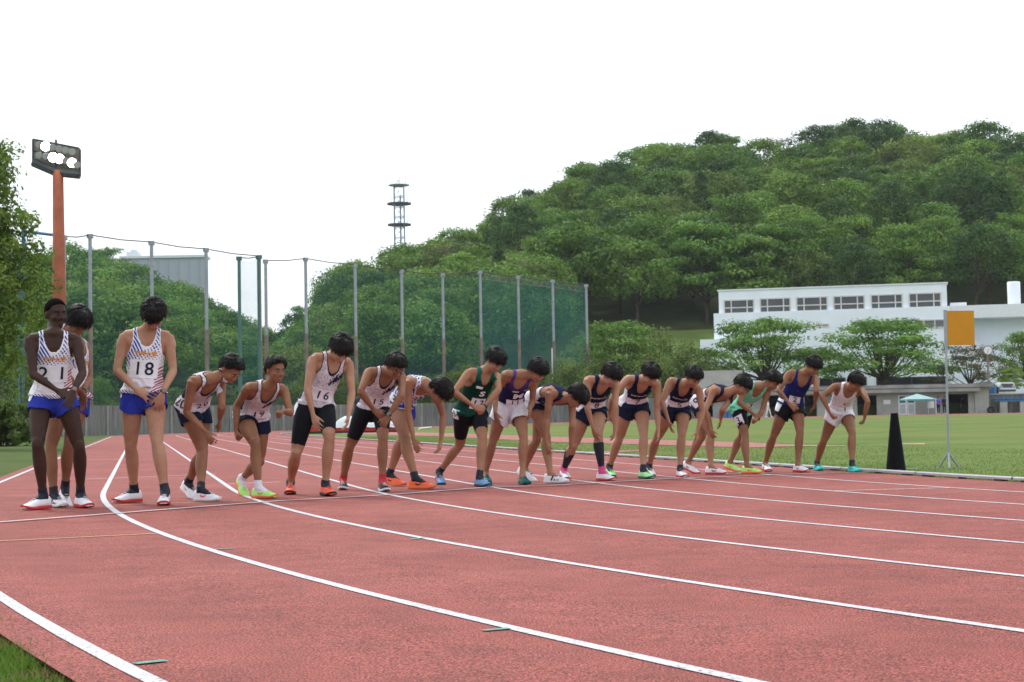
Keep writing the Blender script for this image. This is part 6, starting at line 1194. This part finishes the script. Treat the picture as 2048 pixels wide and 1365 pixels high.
# pop-up tent
tcx = F2.w(F2.sz(1829, 830)[0], 3.0, gz); tn = empty('canopy_tent', tuple(tcx), 'small teal pop-up canopy tent in front of the white doors', 'tent'); z1 = at(1829, 799, tcx.y).z; z2 = at(1829, 788, tcx.y).z; hw = 1.42; M['tent'] = pmat('tent_cloth', (.30, .45, .45), .8, .08, 2.); M['tent_edge'] = pmat('tent_edge', (.10, .30, .27), .8, .08, 2.)
cr4 = [Vector((tcx.x+a*hw, tcx.y+b*hw, z1)) for a, b in ((-1, -1), (1, -1), (1, 1), (-1, 1))]; apex = Vector((tcx.x, tcx.y, z2)); mb = MB(); mb.add(cr4+[apex], [(0, 1, 4), (1, 2, 4), (2, 3, 4), (3, 0, 4)]); build('roof', mb, M['tent'], tn); mb = MB(); lo = [c-Vector((0, 0, .17)) for c in cr4]; mb.add(cr4+lo, [(i, (i+1) % 4, 4+(i+1) % 4, 4+i) for i in range(4)]); build('valance', mb, M['tent_edge'], tn)
for c in cr4: mb = MB(); mb.tube([(c.x, c.y, gz-.05), tuple(c)], .03, 6); build('leg', mb, M['white_trim'], tn)
nbp = F2.w(F2.sz(1857, 830)[0], 2.2, gz); nb_ = empty('notice_board', tuple(nbp), 'white notice board on a thin leg beside the tent', 'board'); mb = MB(); zn = at(1857, 810, nbp.y).z; mb.box((nbp.x, nbp.y, zn), (.32, .03, .33)); build('board', mb, M['white_trim'], nb_); mb = MB(); mb.tube([(nbp.x-.1, nbp.y+.05, gz-.05), (nbp.x-.1, nbp.y+.05, zn)], .025, 6); build('leg', mb, M['galv'], nb_)
for px in (1447, 1462, 1476):
    p = F2.w(F2.sz(px, 830)[0], .8, gz); mb = MB(); mb.box8((p.x-.33, p.y-.25, gz-.03), (p.x+.33, p.y+.25, gz+.62)); mb.box8((p.x-.36, p.y-.28, gz+.623), (p.x+.36, p.y+.28, gz+.70)); tag(build('storage_box', mb, M['blue_steel'], loc=tuple(p)), 'blue storage box in front of the concrete store', 'box', 'blue boxes by the store')
bb_ = at(1440, 770, 167); mb = MB(); mb.box8((bb_.x-3.5, 166, gz), (bb_.x+2.2, 169, at(1440, 742, 167).z)); tag(build('concrete_hut', mb, M['stand'], loc=(bb_.x, 167, gz)), 'plain grey concrete hut behind the bent navy runners', 'hut')
# ---- cone, marker board, landing mat, lying bar
cp_ = gpt(1792, 941); mb = MB(); k = cp_.y/FPX; mb.lathe([(20*k, 0), (19.2*k, .02), (7.2*k, 113*k), (6.4*k, 114*k)], tuple(cp_), 24); cn = tag(build('traffic_cone', mb, M['black_plastic'], smooth=False, loc=tuple(cp_)), 'tall matt black cone standing on the grass by the kerb', 'cone')
M['cone'] = pmat('scuffed_black', (.006, .0065, .0075), .75, .4, 9., .12, bump=.2, bscale=30.); cn.data.materials[0] = M['cone']
sp_ = gpt(1898, 937); sg = empty('marker_board', tuple(sp_), 'square orange marker board on a thin galvanised tripod pole', 'sign'); M['orange_sign'] = pmat('orange_sheet', (.56, .235, .012), .6, .05, 6.)
pt_ = at(1890, 622, sp_.y); mb = MB(); mb.tube([(sp_.x, sp_.y, sp_.z+.12), (pt_.x, pt_.y, pt_.z)], [.016, .014], 10); build('pole', mb, M['galv'], sg); mb = MB(); a, b = at(1893.5, 622, sp_.y), at(1953, 690, sp_.y); ux = Vector((.97, .22, 0)); w_ = (b.x-a.x)/.97; Mx = Matrix((ux, Vector((-.22, .97, 0)), Vector((0, 0, 1)))).transposed(); mb.box(Vector((a.x, a.y, (a.z+b.z)/2))+ux*w_/2, (w_/2, .006, (a.z-b.z)/2), Mx); build('board', mb, M['orange_sign'], sg)
mb = MB(); mb.box(Vector((a.x-.022, a.y, (a.z+b.z)/2)), (.02, .012, (a.z-b.z)/2+.01)); build('bracket', mb, M['galv'], sg)
for a in (.3, 2.4, 4.5): mb = MB(); mb.tube([(sp_.x, sp_.y, sp_.z+.20), (sp_.x+.14*math.cos(a), sp_.y+.14*math.sin(a), sp_.z+.01)], .013, 8); mb.box((sp_.x+.15*math.cos(a), sp_.y+.15*math.sin(a), sp_.z+.008), (.02, .02, .008)); build('leg', mb, M['galv'], sg)
mp_ = gpt(705, 866.5); M['mat_red'] = pmat('red_vinyl', (.42, .03, .022), .6, .15, 2.); M['tarp'] = pmat('white_tarp', (.55, .60, .60), .75, .12, 1.5, bump=.4, bscale=4.); lm = empty('landing_mat', tuple(mp_), 'red jump landing mat under a loose white cover on the infield', 'mat'); k = mp_.y/FPX; x0, x1 = (610-705)*k, (796-705)*k; dp = 3.4
mb = MB(); mb.box8((mp_.x+x0, mp_.y, mp_.z), (mp_.x+x1, mp_.y+dp, mp_.z+.13)); build('pallet', mb, M['black_plastic'], lm)
for u, v in ((x0, x0+2.35), (x0+2.39, x0+3.6), (x0+3.64, x1)): mb = MB(); mb.box8((mp_.x+u, mp_.y-.02, mp_.z+.133), (mp_.x+v, mp_.y+dp, mp_.z+.48)); build('cushion', mb, M['mat_red'], lm)
rows = []
for j in range(15):
    row = []
    for i in range(33):
        u, v = i/32, j/14; x = mp_.x+x0+1.6+(x1-x0-1.5)*u; y = mp_.y-.12+(dp+.2)*v; e = min(u, 1-u, v, 1-v); hgt = .34+(.98-.34)*min(1, e*5.5)**.7; hgt += .08*noise.noise(Vector((u*7, v*6, 2)))+.10*math.sin(u*6+1)*min(1, e*5); row.append((x, y, mp_.z+max(hgt, .3)))
    rows.append(row)
mb = MB(); mb.grid(rows); build('cover', mb, M['tarp'], lm, True)
a, b = gpt(838, 860.5), gpt(862, 857.5); mb = MB(); mb.tube([(a.x, a.y, a.z+.10), (b.x, b.y, b.z+.10)], .06, 8); mb.tube([(a.x, a.y, a.z), (a.x, a.y, a.z+.1)], .04, 6); mb.tube([(b.x, b.y, b.z), (b.x, b.y, b.z+.1)], .04, 6); tag(build('crossbar', mb, M['white_trim'], loc=tuple(a)), 'white bar lying on low rests on the infield grass', 'bar')
gline([(1812, 938), (1838, 938.5)], .05, M['line'], 'marking', .008)
# ---- people by the store
def stand_joints(x, y, z, yaw, s=1., walk=0.):
    f = A_((math.sin(yaw), -math.cos(yaw), 0)); l = A_((math.cos(yaw), math.sin(yaw), 0)); u = A_((0, 0, 1.)); o = A_((x, y, z)); J = {'sc': s, 'base': o}
    J['pelvis'] = o+u*.93*s; J['smid'] = o+u*1.40*s; J['hlat'] = J['clat'] = l
    for k, sg_ in (('R', -1), ('L', 1)):
        st = walk*sg_; J['hip'+k] = J['pelvis']+l*.088*sg_*s; g = o+l*.10*sg_*s+f*st; xv = Vector(f).cross(Vector((0, 0, 1))); M3 = Matrix((xv, Vector(f), Vector((0, 0, 1)))).transposed(); J['ft'+k] = Matrix.Translation(Vector(g)+Vector(f)*.1) @ M3.to_4x4() @ Matrix.Scale(s, 4); J['an'+k] = g+u*.095*s; J['kn'+k] = (J['hip'+k]+J['an'+k])/2+f*.03
        J['sh'+k] = J['smid']+l*.172*sg_*s; J['el'+k] = J['sh'+k]-u*.27*s+l*.05*sg_-f*.03-f*st*.2; J['wr'+k] = J['el'+k]-u*.23*s+f*(.06-st*.4); J['hd'+k] = nv(-u+f*.2); J['hn'+k] = -l*sg_
    J['head'] = o+u*1.60*s+f*.02; J['hf'], J['hx'], J['hu'] = f, l, u; return J
for px, py, out, yaw, cl, tr, lab, wk in ((1873, 831, 1.6, .2, 'purple_jacket', 'dark_jacket', 'person in purple jacket standing outside the store', 0), (1886, 831, 1.4, -.3, 'dark_jacket', 'dark_jacket', 'person in black tracksuit beside the purple jacket', 0), (1928, 830, -1.2, .5, 'dark_jacket', 'dark_jacket', 'person in dark clothes inside the wide doorway', 0), (1536, 833, 2.5, 1.2, 'white_kit', 'white_kit', 'person in white kit walking past the store', .25)):
    p = F2.w(F2.sz(px, py)[0], out, gz); build_person(stand_joints(p.x, p.y, gz-.02 if out < 0 else zg(p.x, p.y), yaw, 1., wk), dict(label=lab, skin='skin_c', hair='mid', top='jacket', cloth=cl, shorts='trousers', scloth=tr, shoe=('sh_white', 'sole_white', 'sh_white', SWOOSH), vox=.016, seed=px))
# ---- hedge and near tree on the left
def near_tree():
    X, Y = (4-1024)/FPX*52, 52.; z0 = zg(X, Y); rg = np.random.default_rng(3); r1 = random.Random(4); root = empty('zelkova_tree', (X-1.2, Y, z0), 'tall feathery green tree at the edge of the left verge', 'tree'); br = MB(); base = Vector((X-1.2, Y, z0)); cen, rds = [], []
    br.tube([tuple(base-Vector((0, 0, .3))), tuple(base+Vector((0, 0, 2.5))), tuple(base+Vector((.1, 0, 5)))], [.28, .22, .16], 10)
    for i in range(420):
        z = 2.4+7.4*r1.random(); w = 2.1*math.sin(min(1, (z-1)/7.5)*math.pi*.9)+.5; a = r1.uniform(0, 6.28); q = math.sqrt(r1.random())*w; c = base+Vector((math.cos(a)*q+.2, math.sin(a)*q, z)); cen.append(tuple(c)); rds.append(r1.uniform(.35, .75))
        if i % 3 == 0: st = base+Vector((0, 0, max(1.5, z*.55))); br.tube([tuple(st), tuple(st.lerp(c, .5)+Vector((0, 0, .3))), tuple(c)], [.06, .035, .01], 5)
    build('trunk', br, M['bark'], root); V, F, tn = leaves(cen, rds, 75, (.11, .24), rg, .6, .4); me = leaf_mesh(V-A_(root.location), F, tn, M['leaf_near']); link_mesh('crown', me, root)
near_tree()
for px, Y, H, r_, lab in ((10, 60, 1.5, 1.3, 'clipped dark green hedge bush on the verge in front of the wall'), (100, 124, 6.5, 3.8, 'bright green bush behind the runner with the long fringe'), (188, 126, 4.4, 2.4, 'green bush at the foot of the first net post'), (48, 121, 9.0, 4.6, 'full green tree between the floodlight and the zelkova')):
    X = (px-1024)/FPX*Y; z0 = zg(X, Y); rg = np.random.default_rng(px); r1 = random.Random(px); root = empty('verge_bush', (X, Y, z0), lab, 'bush'); cen, rds = [], []
    for i in range(60): a = r1.uniform(0, 6.28); u = r1.random(); q = math.sqrt(r1.random())*(1-.35*u); cen.append((math.cos(a)*q*r_, math.sin(a)*q*r_, H*(.1+.85*u))); rds.append(r_*r1.uniform(.2, .34))
    V, F, tn = leaves(cen, rds, 90, (.12, .26), rg, .8, .4); link_mesh('foliage', leaf_mesh(V, F, tn, M['leaf_near'] if px != 10 else M['leaf_shrub']), root); mb = MB(); [mb.tube([(X+k, Y, z0-.1), (X+k*1.6, Y, z0+H*.5)], [.09, .04], 6) for k in (-.2, .05, .3)]; build('stem', mb, M['bark'], root)
# ---- grass blades where the camera is close
M['blade'] = leaf_mat('grass_blades', (.06, .12, .016), (.12, .20, .028), (.20, .26, .06), 0.); M['blade_in'] = leaf_mat('infield_blades', (.085, .130, .026), (.125, .178, .038), (.18, .22, .055), 0.); M['straw'] = leaf_mat('dry_grass', (.16, .11, .05), (.26, .18, .08), (.36, .27, .13), 0.)
def blades(name, pts, h0, h1, mat, w=.004):
    n = len(pts); P = np.array(pts); rg = np.random.default_rng(n); a = rg.random(n)*6.283; d = np.stack([np.cos(a), np.sin(a), np.zeros(n)], 1); hh = h0+(h1-h0)*rg.random(n); ln = rg.normal(size=(n, 2))*.45
    tip = P+np.stack([ln[:, 0]*hh, ln[:, 1]*hh, hh], 1); ww = (w*(.7+.6*rg.random(n)))[:, None]; V = np.stack([P-d*ww, P+d*ww, tip], 1).reshape(-1, 3); F = np.arange(3*n).reshape(-1, 3)
    me = leaf_mesh(V, F, np.repeat(np.clip(rg.normal(size=n)*.22+.5, 0, 1), 3), mat); me.name = name; o = bpy.data.objects.new(name, me); C.objects.link(o); return struct(o, 'stuff')
pts, dry = [], []; rb = random.Random(9)
for i in range(140000):
    s_ = rb.uniform(-18, -4); o_ = OUT-.10+rb.random()**1.3*1.3; p = opt(s_, o_); q = proj(p)
    if not (-60 < q[0] < 330 and 1150 < q[1] < 1420): continue
    e = o_-OUT+.05*math.sin(s_*9)+.04*math.sin(s_*23)
    (dry if e < .05 and rb.random() < .8 else pts if e > .0 else dry).append((p[0], p[1], p[2]-.02))
blades('grass', pts, .02, .05, M['blade'], .0022); blades('dry_grass', dry, .006, .022, M['straw'], .0022)
pts = []
for i in range(90000):
    s_ = rb.uniform(-22, 60); o_ = -.07-rb.random()**2*7; p = opt(s_, o_); pts.append((p[0], p[1], p[2]-.004))
blades('grass', pts, .010, .026, M['blade_in'], .005)
# ---- thin spring haze
hz = MB(); hz.box8((-2640, -2640, -1.2), (2640, 2640, 92.)); hz_m = bpy.data.materials.new('haze'); hz_m.use_nodes = True; hn = hz_m.node_tree; hn.nodes.clear(); ho = hn.nodes.new('ShaderNodeOutputMaterial'); pv = hn.nodes.new('ShaderNodeVolumePrincipled'); pv.inputs['Density'].default_value = .00011; pv.inputs['Color'].default_value = (.86, .92, .98, 1); pv.inputs['Anisotropy'].default_value = .2; hn.links.new(pv.outputs[0], ho.inputs['Volume'])
struct(build('haze', hz, hz_m), 'stuff')
